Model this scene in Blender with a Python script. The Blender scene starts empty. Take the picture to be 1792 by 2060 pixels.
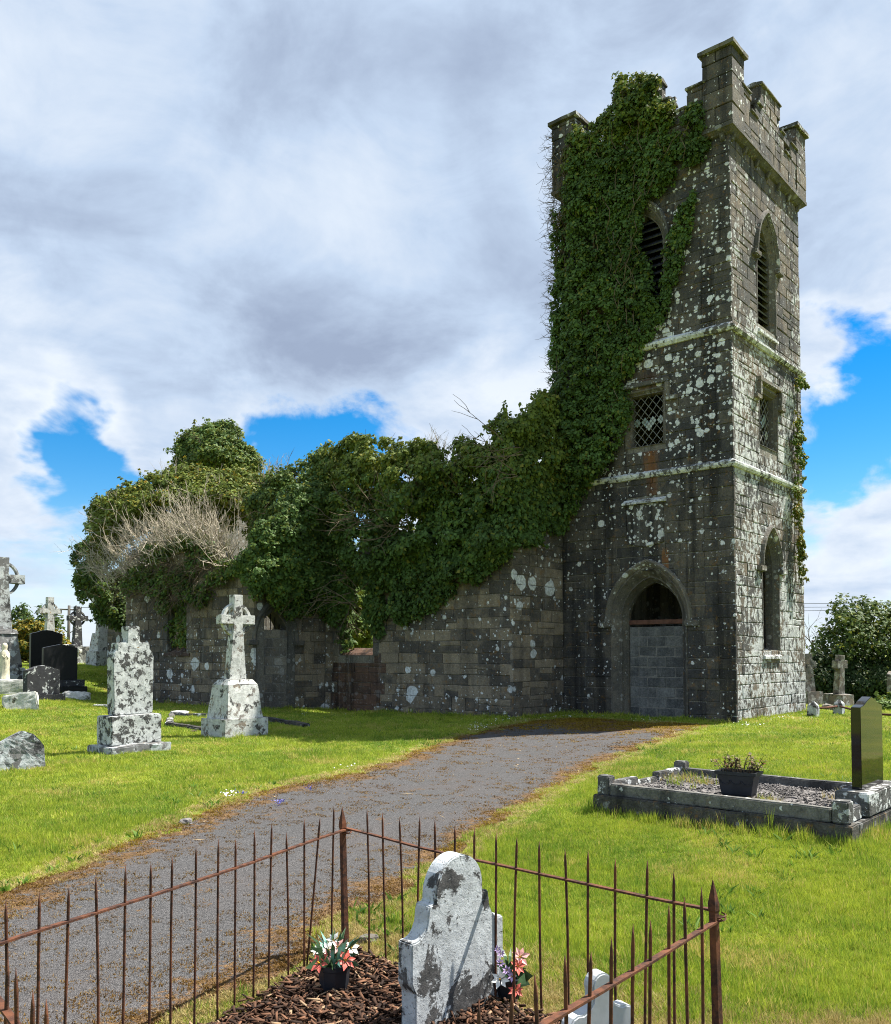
import bpy, bmesh, math, random
import numpy as np
from mathutils import Vector, Matrix, noise as mnoise
R = math.radians
random.seed(7); rng = np.random.default_rng(11)
sc = bpy.context.scene
COL = sc.collection

# ------------------------------------------------------------------ camera
FPX, CX, CY = 1782.0, 896.0, 1244.0          # focal length / principal point for a 1792 x 2060 picture
PITCH = math.atan(70.6/1782.0); EYE = Vector((0, 0, 1.6))
cd = bpy.data.cameras.new('camera'); cam = bpy.data.objects.new('camera', cd); COL.objects.link(cam)
cam.location = EYE; cam.rotation_euler = (R(90)+PITCH, 0, 0)
cd.sensor_fit = 'VERTICAL'; cd.sensor_height = 24.0; cd.lens = FPX/2060*24.0
cd.shift_y = (CY-1030)/2060; cd.clip_start = 0.05; cd.clip_end = 3000
sc.camera = cam

# ------------------------------------------------------------------ sun, sky, exposure
SUN_EL = R(58.5); SUN_H = Vector((0.925, 0.38)).normalized()
SUN_DIR = Vector((SUN_H.x*math.cos(SUN_EL), SUN_H.y*math.cos(SUN_EL), math.sin(SUN_EL)))
sl = bpy.data.lights.new('sun', 'SUN'); so = bpy.data.objects.new('sun', sl); COL.objects.link(so)
sl.energy = 5.0; sl.angle = R(0.6); sl.color = (1.0, 0.95, 0.86)
so.rotation_euler = (-SUN_DIR).to_track_quat('-Z', 'Y').to_euler(); so.location = (20, 10, 30)
sc.view_settings.view_transform = 'Standard'; sc.view_settings.look = 'None'
sc.view_settings.exposure = 1.28; sc.view_settings.gamma = 1.0; sc.view_settings.use_curve_mapping = False
sc.render.engine = 'CYCLES'; sc.cycles.max_bounces = 6; sc.cycles.diffuse_bounces = 3
sc.cycles.glossy_bounces = 3; sc.cycles.transmission_bounces = 4; sc.cycles.transparent_max_bounces = 8
sc.cycles.use_denoising = True; sc.cycles.denoising_prefilter = 'NONE'; sc.cycles.filter_width = 1.05

class NT:
    """short-hand for building node trees"""
    def __init__(s, tree): s.t = tree; s.n = tree.nodes; s.l = tree.links
    def new(s, kind, **kw):
        nd = s.n.new(kind)
        for k, v in kw.items(): setattr(nd, k, v)
        return nd
    def put(s, sock, v):
        if v is None: return
        if isinstance(v, bpy.types.NodeSocket): s.l.new(v, sock)
        else:
            if hasattr(sock.default_value, '__len__') and not hasattr(v, '__len__'): v = (v,)*len(sock.default_value)
            if hasattr(sock.default_value, '__len__') and len(sock.default_value) == 4 and len(v) == 3: v = (*v, 1.0)
            sock.default_value = v
    def m(s, op, a, b=None, c=None, clamp=False):
        nd = s.new('ShaderNodeMath', operation=op, use_clamp=clamp)
        for i, v in enumerate((a, b, c)): s.put(nd.inputs[i], v)
        return nd.outputs[0]
    def vm(s, op, a, b=None, scale=None):
        nd = s.new('ShaderNodeVectorMath', operation=op)
        s.put(nd.inputs[0], a); s.put(nd.inputs[1], b)
        if scale is not None: s.put(nd.inputs['Scale'], scale)
        return nd.outputs['Value'] if op in ('DOT_PRODUCT', 'LENGTH', 'DISTANCE') else nd.outputs[0]
    def noise(s, vec, scale, detail=4, rough=0.55, dist=0.0, col=False):
        nd = s.new('ShaderNodeTexNoise'); s.put(nd.inputs['Vector'], vec)
        nd.inputs['Scale'].default_value = scale; nd.inputs['Detail'].default_value = detail
        nd.inputs['Roughness'].default_value = rough; nd.inputs['Distortion'].default_value = dist
        return nd.outputs['Color'] if col else nd.outputs['Fac']
    def vor(s, vec, scale, feature='F1', rnd=1.0):
        nd = s.new('ShaderNodeTexVoronoi', feature=feature); s.put(nd.inputs['Vector'], vec)
        nd.inputs['Scale'].default_value = scale; nd.inputs['Randomness'].default_value = rnd
        return nd
    def ss(s, v, lo, hi, a=0.0, b=1.0):
        nd = s.new('ShaderNodeMapRange', interpolation_type='SMOOTHSTEP')
        s.put(nd.inputs[0], v); s.put(nd.inputs[1], lo); s.put(nd.inputs[2], hi); s.put(nd.inputs[3], a); s.put(nd.inputs[4], b)
        return nd.outputs[0]
    def lin(s, v, lo, hi, a=0.0, b=1.0):
        nd = s.new('ShaderNodeMapRange'); nd.clamp = True
        s.put(nd.inputs[0], v); s.put(nd.inputs[1], lo); s.put(nd.inputs[2], hi); s.put(nd.inputs[3], a); s.put(nd.inputs[4], b)
        return nd.outputs[0]
    def mix(s, f, a, b, kind='MIX'):
        nd = s.new('ShaderNodeMix', data_type='RGBA', blend_type=kind)
        s.put(nd.inputs[0], f); s.put(nd.inputs[6], a); s.put(nd.inputs[7], b)
        return nd.outputs[2]
    def sep(s, v):
        nd = s.new('ShaderNodeSeparateXYZ'); s.put(nd.inputs[0], v); return nd.outputs
    def com(s, x, y, z):
        nd = s.new('ShaderNodeCombineXYZ')
        for i, v in enumerate((x, y, z)): s.put(nd.inputs[i], v)
        return nd.outputs[0]

# ---- world: clear blue Nishita sky with a broken cloud deck
world = bpy.data.worlds.new('World'); sc.world = world; world.use_nodes = True
W = NT(world.node_tree); W.n.clear()
def sky_dir(u, v):
    d = Vector(((u-CX)/FPX, math.cos(PITCH)+(v-CY)/FPX*math.sin(PITCH), math.sin(PITCH)-(v-CY)/FPX*math.cos(PITCH)))
    return d.normalized()
def build_world():
    sky = W.new('ShaderNodeTexSky', sky_type='NISHITA'); sky.sun_disc = False
    sky.sun_elevation = SUN_EL; sky.sun_rotation = math.atan2(SUN_H.x, SUN_H.y)
    sky.altitude = 100; sky.air_density = 1.0; sky.dust_density = 0.2; sky.ozone_density = 2.5
    hsv = W.new('ShaderNodeHueSaturation'); W.l.new(sky.outputs[0], hsv.inputs['Color'])
    hsv.inputs['Saturation'].default_value = 1.55; hsv.inputs['Value'].default_value = 0.80
    D = W.vm('NORMALIZE', W.new('ShaderNodeTexCoord').outputs['Generated'])
    x, y, z = W.sep(D)
    zz = W.m('MAXIMUM', z, 0.0)
    k = W.m('DIVIDE', 1.0, W.m('ADD', zz, 0.22))
    P = W.com(W.m('MULTIPLY', x, k), W.m('MULTIPLY', y, k), 0.0)      # the deck seen in perspective
    Dl = W.vm('MULTIPLY', D, (1.0, 1.0, 1.6))
    n1 = W.noise(W.vm('ADD', Dl, (3.1, 0.4, 1.3)), 5.5, 10, 0.62, 0.4)
    n2 = W.noise(W.vm('ADD', P, (1.7, 5.2, 0)), 1.25, 5, 0.5, 0.1)
    dens = W.m('ADD', W.m('MULTIPLY', n1, 0.74), W.m('MULTIPLY', n2, 0.26))
    dens = W.m('ADD', dens, W.ss(z, 0.22, 0.44, 0.0, 0.40))
    wob = W.noise(Dl, 7.0, 4, 0.6, col=True)
    Dw = W.vm('ADD', D, W.vm('SCALE', W.vm('SUBTRACT', wob, (0.5, 0.5, 0.5)), scale=0.20))
    for (u, v, rad, amt) in ((140, 850, 0.062, -0.19), (205, 925, 0.045, -0.15), (560, 866, 0.06, -0.16), (700, 885, 0.05, -0.10),
                             (1700, 635, 0.055, -0.24), (1790, 740, 0.08, -0.18), (1650, 905, 0.05, -0.16), (1740, 900, 0.06, -0.12),
                             (1650, 775, 0.06, 0.24), (15, 900, 0.045, 0.24), (330, 930, 0.07, 0.18), (30, 760, 0.045, 0.16), (1720, 1070, 0.09, 0.18),
                             (300, 720, 0.10, 0.16), (1700, 490, 0.08, 0.22), (900, 850, 0.12, 0.16), (420, 830, 0.06, 0.12), (60, 1000, 0.06, 0.10)):
        g = W.m('MULTIPLY', W.vm('DISTANCE', Dw, tuple(sky_dir(u, v))), 1.0/rad)
        e = W.m('POWER', 2.718, W.m('MULTIPLY', W.m('MULTIPLY', g, g), -1.0))
        dens = W.m('ADD', dens, W.m('MULTIPLY', e, amt))
    fac = W.ss(dens, 0.47, 0.63)
    # cloud tone: lit white rims and tops, lavender-grey bases
    t1 = W.noise(W.vm('ADD', P, (0.2, 0.9, 0)), 2.1, 6, 0.55, 0.5)
    t2 = W.noise(W.vm('ADD', Dl, (7.3, 2.2, 0)), 6.0, 7, 0.6, 0.5)
    tone = W.m('ADD', W.m('MULTIPLY', t1, 0.6), W.m('MULTIPLY', t2, 0.4))
    tone = W.ss(tone, 0.30, 0.70)
    rim = W.ss(dens, 0.54, 0.86, 1.0, 0.0)
    tone = W.m('ADD', W.m('ADD', W.m('MULTIPLY', tone, 0.80), 0.05), W.m('MULTIPLY', rim, 0.44), clamp=True)
    band = W.m('MULTIPLY', W.ss(z, 0.26, 0.32), W.ss(z, 0.33, 0.44, 1.0, 0.0))
    tone = W.m('SUBTRACT', tone, W.m('MULTIPLY', band, 0.12))
    cr = W.new('ShaderNodeValToRGB'); W.l.new(tone, cr.inputs[0])
    e = cr.color_ramp.elements
    e[0].position = 0.0; e[0].color = (1.75, 2.15, 2.95, 1)
    e[1].position = 1.0; e[1].color = (4.3, 4.65, 5.1, 1)
    e2 = cr.color_ramp.elements.new(0.45); e2.color = (2.80, 3.42, 4.35, 1)
    clear = W.mix(W.ss(z, 0.0, 0.17, 0.8, 0.0), hsv.outputs[0], (3.6, 4.3, 5.2))
    colr = W.mix(fac, clear, cr.outputs[0])
    bg = W.new('ShaderNodeBackground'); W.l.new(colr, bg.inputs[0]); bg.inputs[1].default_value = 0.085
    W.l.new(bg.outputs[0], W.new('ShaderNodeOutputWorld').inputs[0])
    world.cycles.sampling_method = 'MANUAL'; world.cycles.sample_map_resolution = 256
build_world()

# ------------------------------------------------------------------ geometry helpers
def ray(u, v): return sky_dir(u, v)
def at(u, v, Y):                                     # point seen at (u, v) standing Y metres in front of the camera
    d = ray(u, v); return EYE + d*(Y/d.y)
def on_plane(u, v, p, n):
    d = ray(u, v); return EYE + d*((p-EYE).dot(n)/d.dot(n))
def proj(p):
    q = Vector(p)-EYE; c, s = math.cos(PITCH), math.sin(PITCH)
    fw = q.y*c+q.z*s; up = -q.y*s+q.z*c
    return (CX+q.x/fw*FPX, CY-up/fw*FPX)

def tag(o, label=None, cat=None, group=None, kind=None):
    if label: o['label'] = label
    if cat: o['category'] = cat
    if group: o['group'] = group
    if kind: o['kind'] = kind
    return o
def thing(name, loc=(0, 0, 0), rz=0.0, label=None, cat=None, group=None, tilt=(0, 0)):
    o = bpy.data.objects.new(name, None); COL.objects.link(o)
    o.location = loc; o.rotation_euler = (tilt[0], tilt[1], rz); o.empty_display_size = 0.2
    o['kind'] = 'thing'
    return tag(o, label, cat, group)

class MB:
    def __init__(s): s.v = []; s.f = []; s.mi = []
    def add(s, vs, fs, mi=0):
        b = len(s.v); s.v += [tuple(p) for p in vs]
        for f in fs: s.f.append(tuple(b+i for i in f)); s.mi.append(mi)
        return s
    def box(s, x0, x1, y0, y1, z0, z1, mi=0, taper=0.0, jit=0.0):
        t = taper; j = lambda: random.uniform(-jit, jit)
        vs = [(x0+j(), y0+j(), z0), (x1+j(), y0+j(), z0), (x1+j(), y1+j(), z0), (x0+j(), y1+j(), z0),
              (x0+t+j(), y0+t+j(), z1+j()), (x1-t+j(), y0+t+j(), z1+j()), (x1-t+j(), y1-t+j(), z1+j()), (x0+t+j(), y1-t+j(), z1+j())]
        return s.add(vs, [(0, 3, 2, 1), (4, 5, 6, 7), (0, 1, 5, 4), (1, 2, 6, 5), (2, 3, 7, 6), (3, 0, 4, 7)], mi)
    def prism(s, poly, fn, a, b, mi=0):
        """poly: 2-D points (counter-clockwise seen from the b side); fn(p, q, t) -> 3-D"""
        n = len(poly)
        vs = [fn(p, q, a) for p, q in poly]+[fn(p, q, b) for p, q in poly]
        fs = [tuple(range(n-1, -1, -1)), tuple(range(n, 2*n))]+[(i, (i+1) % n, n+(i+1) % n, n+i) for i in range(n)]
        return s.add(vs, fs, mi)
    def tube(s, pts, rad, n=5, mi=0, cap=True):
        pts = [Vector(p) for p in pts]; rs = rad if hasattr(rad, '__len__') else [rad]*len(pts)
        vs = []; up = None
        for i, p in enumerate(pts):
            d = (pts[min(i+1, len(pts)-1)]-pts[max(i-1, 0)])
            d = d.normalized() if d.length > 1e-9 else Vector((0, 0, 1))
            if up is None: up = d.orthogonal().normalized()
            sx = (up-d*up.dot(d)); sx = sx.normalized() if sx.length > 1e-6 else d.orthogonal().normalized()
            up = sx; sy = d.cross(sx)
            for k in range(n):
                a = 2*math.pi*k/n; vs.append(p+(sx*math.cos(a)+sy*math.sin(a))*rs[i])
        fs = []
        for i in range(len(pts)-1):
            for k in range(n): fs.append((i*n+k, i*n+(k+1) % n, (i+1)*n+(k+1) % n, (i+1)*n+k))
        if cap: fs += [tuple(range(n-1, -1, -1)), tuple((len(pts)-1)*n+k for k in range(n))]
        return s.add(vs, fs, mi)
    def lathe(s, prof, n=16, c=(0, 0), mi=0):
        vs = []; m = len(prof)
        for r, z in prof:
            for k in range(n):
                a = 2*math.pi*k/n; vs.append((c[0]+r*math.cos(a), c[1]+r*math.sin(a), z))
        fs = [(i*n+k, i*n+(k+1) % n, (i+1)*n+(k+1) % n, (i+1)*n+k) for i in range(m-1) for k in range(n)]
        fs += [tuple(range(n-1, -1, -1)), tuple((m-1)*n+k for k in range(n))]
        return s.add(vs, fs, mi)
    def loft(s, rows, mi=0, closed=False):
        n = len(rows[0]); vs = [p for r in rows for p in r]; fs = []
        for i in range(len(rows)-1):
            for k in range(n if closed else n-1):
                fs.append((i*n+k, i*n+(k+1) % n, (i+1)*n+(k+1) % n, (i+1)*n+k))
        return s.add(vs, fs, mi)
    def mesh(s, name, mats):
        me = bpy.data.meshes.new(name); me.from_pydata([tuple(p) for p in s.v], [], s.f)
        for m in (mats if isinstance(mats, (list, tuple)) else [mats]): me.materials.append(m)
        if any(s.mi): me.polygons.foreach_set('material_index', s.mi)
        me.update(); return me
    def build(s, name, mats, parent=None, smooth=False, bevel=0.0, loc=None, rz=None):
        me = s.mesh(name, mats)
        if bevel:
            bm = bmesh.new(); bm.from_mesh(me); bmesh.ops.recalc_face_normals(bm, faces=bm.faces)
            es = [e for e in bm.edges if len(e.link_faces) == 2 and e.calc_face_angle(0) > 0.5]
            bmesh.ops.bevel(bm, geom=es, offset=bevel, segments=2, affect='EDGES', clamp_overlap=True)
            bm.to_mesh(me); bm.free()
        else:
            bm = bmesh.new(); bm.from_mesh(me); bmesh.ops.recalc_face_normals(bm, faces=bm.faces); bm.to_mesh(me); bm.free()
        if smooth: me.polygons.foreach_set('use_smooth', [True]*len(me.polygons))
        o = bpy.data.objects.new(name, me); COL.objects.link(o)
        if parent: o.parent = parent
        if loc is not None: o.location = loc
        if rz is not None: o.rotation_euler = (0, 0, rz)
        return o
def roughen(o, sub=2, amt=0.01, freq=3.0, chip=0.0):
    """subdivide and push vertices about so a cut stone loses its ruler-straight edges"""
    me = o.data; bm = bmesh.new(); bm.from_mesh(me)
    bmesh.ops.triangulate(bm, faces=[f for f in bm.faces if len(f.verts) > 4])
    for _ in range(sub):
        es = [e for e in bm.edges if e.calc_length() > 0.07]
        if es: bmesh.ops.subdivide_edges(bm, edges=es, cuts=1, use_grid_fill=True)
    sd = Vector((random.random()*50, random.random()*50, 0))
    for v in bm.verts:
        n = mnoise.noise_vector(v.co*freq+sd)*amt+mnoise.noise_vector(v.co*freq*4+sd)*amt*0.45
        v.co += n
    bm.to_mesh(me); bm.free(); return o
def vox(o, size):  # weld a mesh of overlapping solids into one continuous skin
    m = o.modifiers.new('r', 'REMESH'); m.mode = 'VOXEL'; m.voxel_size = size
    dg = bpy.context.evaluated_depsgraph_get(); me = bpy.data.meshes.new_from_object(o.evaluated_get(dg))
    o.modifiers.clear(); o.data = me; return o
def boolcut(o, cutters):
    for c in cutters:
        m = o.modifiers.new('b', 'BOOLEAN'); m.operation = 'DIFFERENCE'; m.object = c; m.solver = 'EXACT'
    dg = bpy.context.evaluated_depsgraph_get(); me = bpy.data.meshes.new_from_object(o.evaluated_get(dg))
    o.modifiers.clear(); o.data = me
    for c in cutters: bpy.data.objects.remove(c)
    return o
def inside(poly, x, y):
    c = False; j = len(poly)-1
    for i in range(len(poly)):
        xi, yi = poly[i]; xj, yj = poly[j]
        if (yi > y) != (yj > y) and x < (xj-xi)*(y-yi)/(yj-yi)+xi: c = not c
        j = i
    return c
def inside_np(poly, x, y):
    c = np.zeros(x.shape, bool); j = len(poly)-1
    for i in range(len(poly)):
        xi, yi = poly[i]; xj, yj = poly[j]
        with np.errstate(divide='ignore', invalid='ignore'):
            t = ((yi > y) != (yj > y)) & (x < (xj-xi)*(y-yi)/((yj-yi) if yj != yi else 1e-9)+xi)
        c ^= t; j = i
    return c
def dist_poly_np(poly, x, y, closed=True):
    d = np.full(x.shape, 1e9); n = len(poly)
    for i in range(n if closed else n-1):
        ax, ay = poly[i]; bx, by = poly[(i+1) % n]
        dx, dy = bx-ax, by-ay; L = dx*dx+dy*dy+1e-12
        t = np.clip(((x-ax)*dx+(y-ay)*dy)/L, 0, 1)
        d = np.minimum(d, np.hypot(x-ax-t*dx, y-ay-t*dy))
    return d

# ------------------------------------------------------------------ materials
MATS = {}
YAW = math.atan2(-0.651, 0.759)                      # everything in the yard is set out on the church's axes
TC = Vector((5.98, 18.3, 0.0))                       # the tower's near corner
AX = Vector((math.cos(YAW), math.sin(YAW), 0)); AY = Vector((-math.sin(YAW), math.cos(YAW), 0))
def newmat(name):
    m = bpy.data.materials.new(name); m.use_nodes = True; MATS[name] = m
    T = NT(m.node_tree); T.n.clear()
    out = T.new('ShaderNodeOutputMaterial'); bs = T.new('ShaderNodeBsdfPrincipled'); T.l.new(bs.outputs[0], out.inputs[0])
    bs.inputs['Specular IOR Level'].default_value = 0.25
    return m, T, bs, out
def bump(T, bs, h, strength=0.4, dist=0.02, prev=None):
    b = T.new('ShaderNodeBump'); b.inputs['Strength'].default_value = strength; b.inputs['Distance'].default_value = dist
    T.put(b.inputs['Height'], h)
    if prev is not None: T.l.new(prev, b.inputs['Normal'])
    T.l.new(b.outputs[0], bs.inputs['Normal']); return b.outputs[0]
def piece_random(T):
    return T.m('FRACT', T.m('ADD', T.new('ShaderNodeObjectInfo').outputs['Random'], T.new('ShaderNodeNewGeometry').outputs['Random Per Island']))
def spots(T, pos, scale, keep, rmax, off, area=None, soft=0.05):
    """round lichen colonies: the share `keep` of the cells carries one, radius up to rmax cells"""
    v = T.vor(T.vm('ADD', pos, off), scale)
    c = T.sep(v.outputs['Color'])
    r = T.m('MULTIPLY', T.m('SUBTRACT', c[0], 1.0-keep), rmax/keep)
    if area is not None: r = T.m('MULTIPLY', r, area)
    return T.ss(T.m('SUBTRACT', r, v.outputs['Distance']), 0.0, soft)
def stone_mat(name, dark, brown, spot=1.0, crust=0.0, ochre=0.3, stain=False, tower=False, white=(0.70, 0.72, 0.71), rnd=0.26, speck=1.0, amount=1.0, runs=0.78, bigs=2.3, bigk=0.36, tiny=1.0):
    m, T, bs, out = newmat(name)
    g = T.new('ShaderNodeNewGeometry'); pos = g.outputs['Position']
    x, y, z = T.sep(pos)
    pr = piece_random(T)
    big = T.noise(pos, 0.55, 4, 0.6); mid = T.noise(pos, 5.0, 5, 0.62); fine = T.noise(pos, 55.0, 4, 0.65)
    streak = T.noise(T.vm('MULTIPLY', pos, (3.2, 3.2, 0.22)), 1.0, 5, 0.6)
    f = T.m('ADD', T.m('MULTIPLY', big, 0.9), T.m('MULTIPLY', T.m('SUBTRACT', pr, 0.5), rnd))
    f = T.m('ADD', f, T.m('MULTIPLY', T.m('SUBTRACT', mid, 0.5), 0.7))
    col = T.mix(T.ss(f, 0.22, 0.78), dark, brown)
    col = T.mix(T.m('MULTIPLY', T.ss(streak, 0.48, 0.64), runs), col, tuple(c*0.36 for c in dark))
    lightst = T.ss(T.noise(T.vm('MULTIPLY', T.vm('ADD', pos, (9, 3, 0)), (5.0, 5.0, 0.3)), 1.0, 4, 0.6), 0.60, 0.74)
    col = T.mix(T.m('MULTIPLY', lightst, 0.22), col, (0.30, 0.30, 0.29))
    grain = T.m('ADD', T.m('MULTIPLY', T.noise(pos, 24.0, 5, 0.7), 0.9), T.m('MULTIPLY', fine, 0.9))
    col = T.mix(1.0, col, T.com(*[T.lin(grain, 0.55, 1.25, 0.45, 1.65)]*3), 'MULTIPLY')
    och = T.m('MULTIPLY', T.ss(T.noise(T.vm('ADD', pos, (4, 4, 4)), 7.0, 6, 0.7), 0.56, 0.66), ochre)
    col = T.mix(och, col, (0.22, 0.115, 0.03))
    # fine pale speckle, a thin crust of crustose lichen
    pos2 = T.vm('ADD', pos, T.vm('SCALE', T.vm('SUBTRACT', T.noise(pos, 11.0, 3, 0.6, col=True), (0.5, 0.5, 0.5)), scale=0.075))
    pos2 = T.vm('ADD', pos2, T.vm('SCALE', T.vm('SUBTRACT', T.noise(pos, 45.0, 2, 0.6, col=True), (0.5, 0.5, 0.5)), scale=0.035))
    sp = T.m('MULTIPLY', T.ss(T.noise(pos, 38.0, 5, 0.72), 0.60, 0.70), T.ss(T.noise(pos, 2.1, 3, 0.6), 0.40, 0.62))
    col = T.mix(T.m('MULTIPLY', sp, 0.55*speck), col, (0.36, 0.36, 0.34))
    area = T.ss(T.noise(T.vm('ADD', pos, (2.5, 8.1, 0.7)), 0.75, 3, 0.55), 0.34, 0.60, 0.45, 1.25)
    if tower:   # colonies are thickest round the two string courses
        zb = T.m('MULTIPLY', T.ss(z, 4.6, 6.2), T.ss(z, 9.4, 12.5, 1.0, 0.35))
        area = T.m('MULTIPLY', area, T.m('ADD', T.m('MULTIPLY', zb, 0.52), 0.64))
        d = T.m('MULTIPLY', T.vm('DOT_PRODUCT', T.vm('SUBTRACT', pos, tuple(TC)), tuple(AX)), -1.0)
        dd = T.m('MULTIPLY', T.m('SUBTRACT', d, 2.02), 1/0.4); zz = T.m('MULTIPLY', T.m('SUBTRACT', z, 4.5), 1/0.55)
        pq = T.m('POWER', 2.718, T.m('MULTIPLY', T.m('ADD', T.m('MULTIPLY', dd, dd), T.m('MULTIPLY', zz, zz)), -1.0))
        area = T.m('ADD', area, T.m('MULTIPLY', pq, 1.0))
    area = T.m('MULTIPLY', area, amount)
    s1 = spots(T, pos2, bigs, bigk, 0.30, (0.3, 0.7, 0.1), area, 0.05)
    area = T.m('MULTIPLY', area, tiny)
    s2 = spots(T, pos2, 5.6, 0.60, 0.42, (3.3, 1.7, 5.1), area, 0.05)
    s3 = spots(T, pos2, 13.0, 0.66, 0.46, (1.3, 6.7, 2.1), area, 0.08)
    L = T.m('MULTIPLY', T.m('MAXIMUM', s1, T.m('MAXIMUM', s2, s3)), spot, clamp=True)
    if crust > 0:
        cn = T.noise(T.vm('MULTIPLY', pos2, (1.0, 1.0, 0.75)), 10.0, 7, 0.66, 0.4)
        ca = T.noise(T.vm('ADD', pos, (1.1, 4.4, 7.0)), 0.9, 3, 0.55)
        lo = T.m('SUBTRACT', 0.735-0.19*crust, T.m('MULTIPLY', T.m('SUBTRACT', ca, 0.5), 0.5))
        if tower:
            lo = T.m('ADD', lo, T.ss(z, 8.2, 9.6, 0.0, 0.13)); lo = T.m('ADD', lo, T.ss(z, 0.8, 3.0, -0.035, 0.0))
        cf = T.ss(T.m('SUBTRACT', cn, lo), 0.0, 0.035)
        L = T.m('MAXIMUM', L, cf)
    shade = T.m('ADD', T.m('MULTIPLY', T.noise(pos, 18.0, 4, 0.6), 0.6), T.m('MULTIPLY', T.noise(pos, 2.7, 2, 0.5), 0.4))
    L = T.m('MULTIPLY', L, T.lin(grain, 0.60, 0.85, 0.45, 1.0))
    col = T.mix(T.m('MULTIPLY', L, 0.93), col, T.mix(T.ss(shade, 0.36, 0.62), tuple(c*0.55 for c in white), white))
    if stain:   # rust washed down from the iron window bars
        d = T.m('MULTIPLY', T.vm('DOT_PRODUCT', T.vm('SUBTRACT', pos, tuple(TC)), tuple(AX)), -1.0)
        w = T.m('ADD', d, T.m('MULTIPLY', T.m('SUBTRACT', T.noise(T.vm('MULTIPLY', pos, (5, 5, 1.2)), 1.0, 4), 0.5), 0.5))
        a = T.m('MULTIPLY', T.ss(T.m('ABSOLUTE', T.m('SUBTRACT', w, 1.86)), 0.02, 0.26, 1.0, 0.0), T.m('MULTIPLY', T.ss(z, 4.2, 6.2), T.ss(z, 6.30, 6.42, 1.0, 0.0)))
        a2 = T.m('MULTIPLY', T.ss(T.m('ABSOLUTE', T.m('SUBTRACT', w, 1.52)), 0.03, 0.12, 1.0, 0.0), T.m('MULTIPLY', T.ss(z, 3.4, 3.5), T.ss(z, 3.8, 3.95, 1.0, 0.0)))
        a3 = T.m('MULTIPLY', T.ss(T.m('ABSOLUTE', T.m('SUBTRACT', w, 1.95)), 0.08, 0.4, 1.0, 0.0), T.m('MULTIPLY', T.ss(z, 7.35, 7.5), T.ss(z, 7.6, 8.1, 1.0, 0.0)))
        a = T.m('MAXIMUM', a, T.m('MAXIMUM', a2, T.m('MULTIPLY', a3, 0.3)))
        a = T.m('MULTIPLY', a, T.ss(T.noise(pos, 9.0, 4, 0.65), 0.26, 0.50))
        col = T.mix(T.m('MULTIPLY', a, 0.62), col, (0.25, 0.095, 0.022))
    T.l.new(col, bs.inputs['Base Color']); bs.inputs['Roughness'].default_value = 0.88
    h = T.m('ADD', T.m('ADD', T.m('MULTIPLY', fine, 0.35), T.m('MULTIPLY', T.noise(pos, 16.0, 5, 0.65), 0.8)), T.m('MULTIPLY', L, 0.25))
    bump(T, bs, h, 0.75, 0.02)
    return m
stone_mat('tower_dark', (0.042, 0.041, 0.042), (0.118, 0.102, 0.080), spot=1.0, ochre=0.4, stain=True, tower=True, white=(0.79, 0.80, 0.80))  # naturally dark stone of the door face, with round white lichen
stone_mat('plaque_stone', (0.042, 0.041, 0.042), (0.10, 0.09, 0.075), spot=1.0, ochre=0.2, white=(0.79, 0.80, 0.80), amount=1.75)
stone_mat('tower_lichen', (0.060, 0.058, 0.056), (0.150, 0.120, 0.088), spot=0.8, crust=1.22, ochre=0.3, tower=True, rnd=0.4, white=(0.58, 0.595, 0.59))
stone_mat('nave_stone', (0.072, 0.064, 0.056), (0.240, 0.195, 0.140), spot=0.95, ochre=0.5, rnd=0.45, amount=1.55, runs=0.3, bigs=2.1, bigk=0.55, tiny=0.50, white=(0.78, 0.80, 0.80))
stone_mat('dressed', (0.070, 0.067, 0.062), (0.150, 0.132, 0.106), spot=0.25, crust=0.2, ochre=0.35, runs=0.35)
stone_mat('hood_stone', (0.085, 0.082, 0.075), (0.17, 0.15, 0.12), spot=0.9, crust=0.75, ochre=0.35, runs=0.3)
stone_mat('string_stone', (0.10, 0.098, 0.092), (0.175, 0.16, 0.13), spot=0.9, crust=1.55, ochre=0.25, speck=0.6, white=(0.74, 0.76, 0.76))
stone_mat('coping_stone', (0.075, 0.075, 0.062), (0.16, 0.15, 0.115), spot=0.7, crust=0.45, ochre=0.3)
stone_mat('mortar', (0.12, 0.11, 0.095), (0.22, 0.20, 0.165), spot=0.35, ochre=0.3)
stone_mat('brick_sill', (0.06, 0.042, 0.034), (0.13, 0.075, 0.052), spot=0.12, ochre=0.4)
stone_mat('kerb_stone', (0.075, 0.075, 0.075), (0.15, 0.145, 0.13), spot=1.0, crust=0.7, ochre=0.15)
stone_mat('infill_block', (0.11, 0.10, 0.09), (0.24, 0.21, 0.17), spot=0.3, ochre=0.3, rnd=0.6, runs=0.2)
stone_mat('concrete', (0.040, 0.039, 0.036), (0.105, 0.096, 0.082), spot=0.25, crust=0.0, ochre=0.55, speck=0.8)
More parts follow.
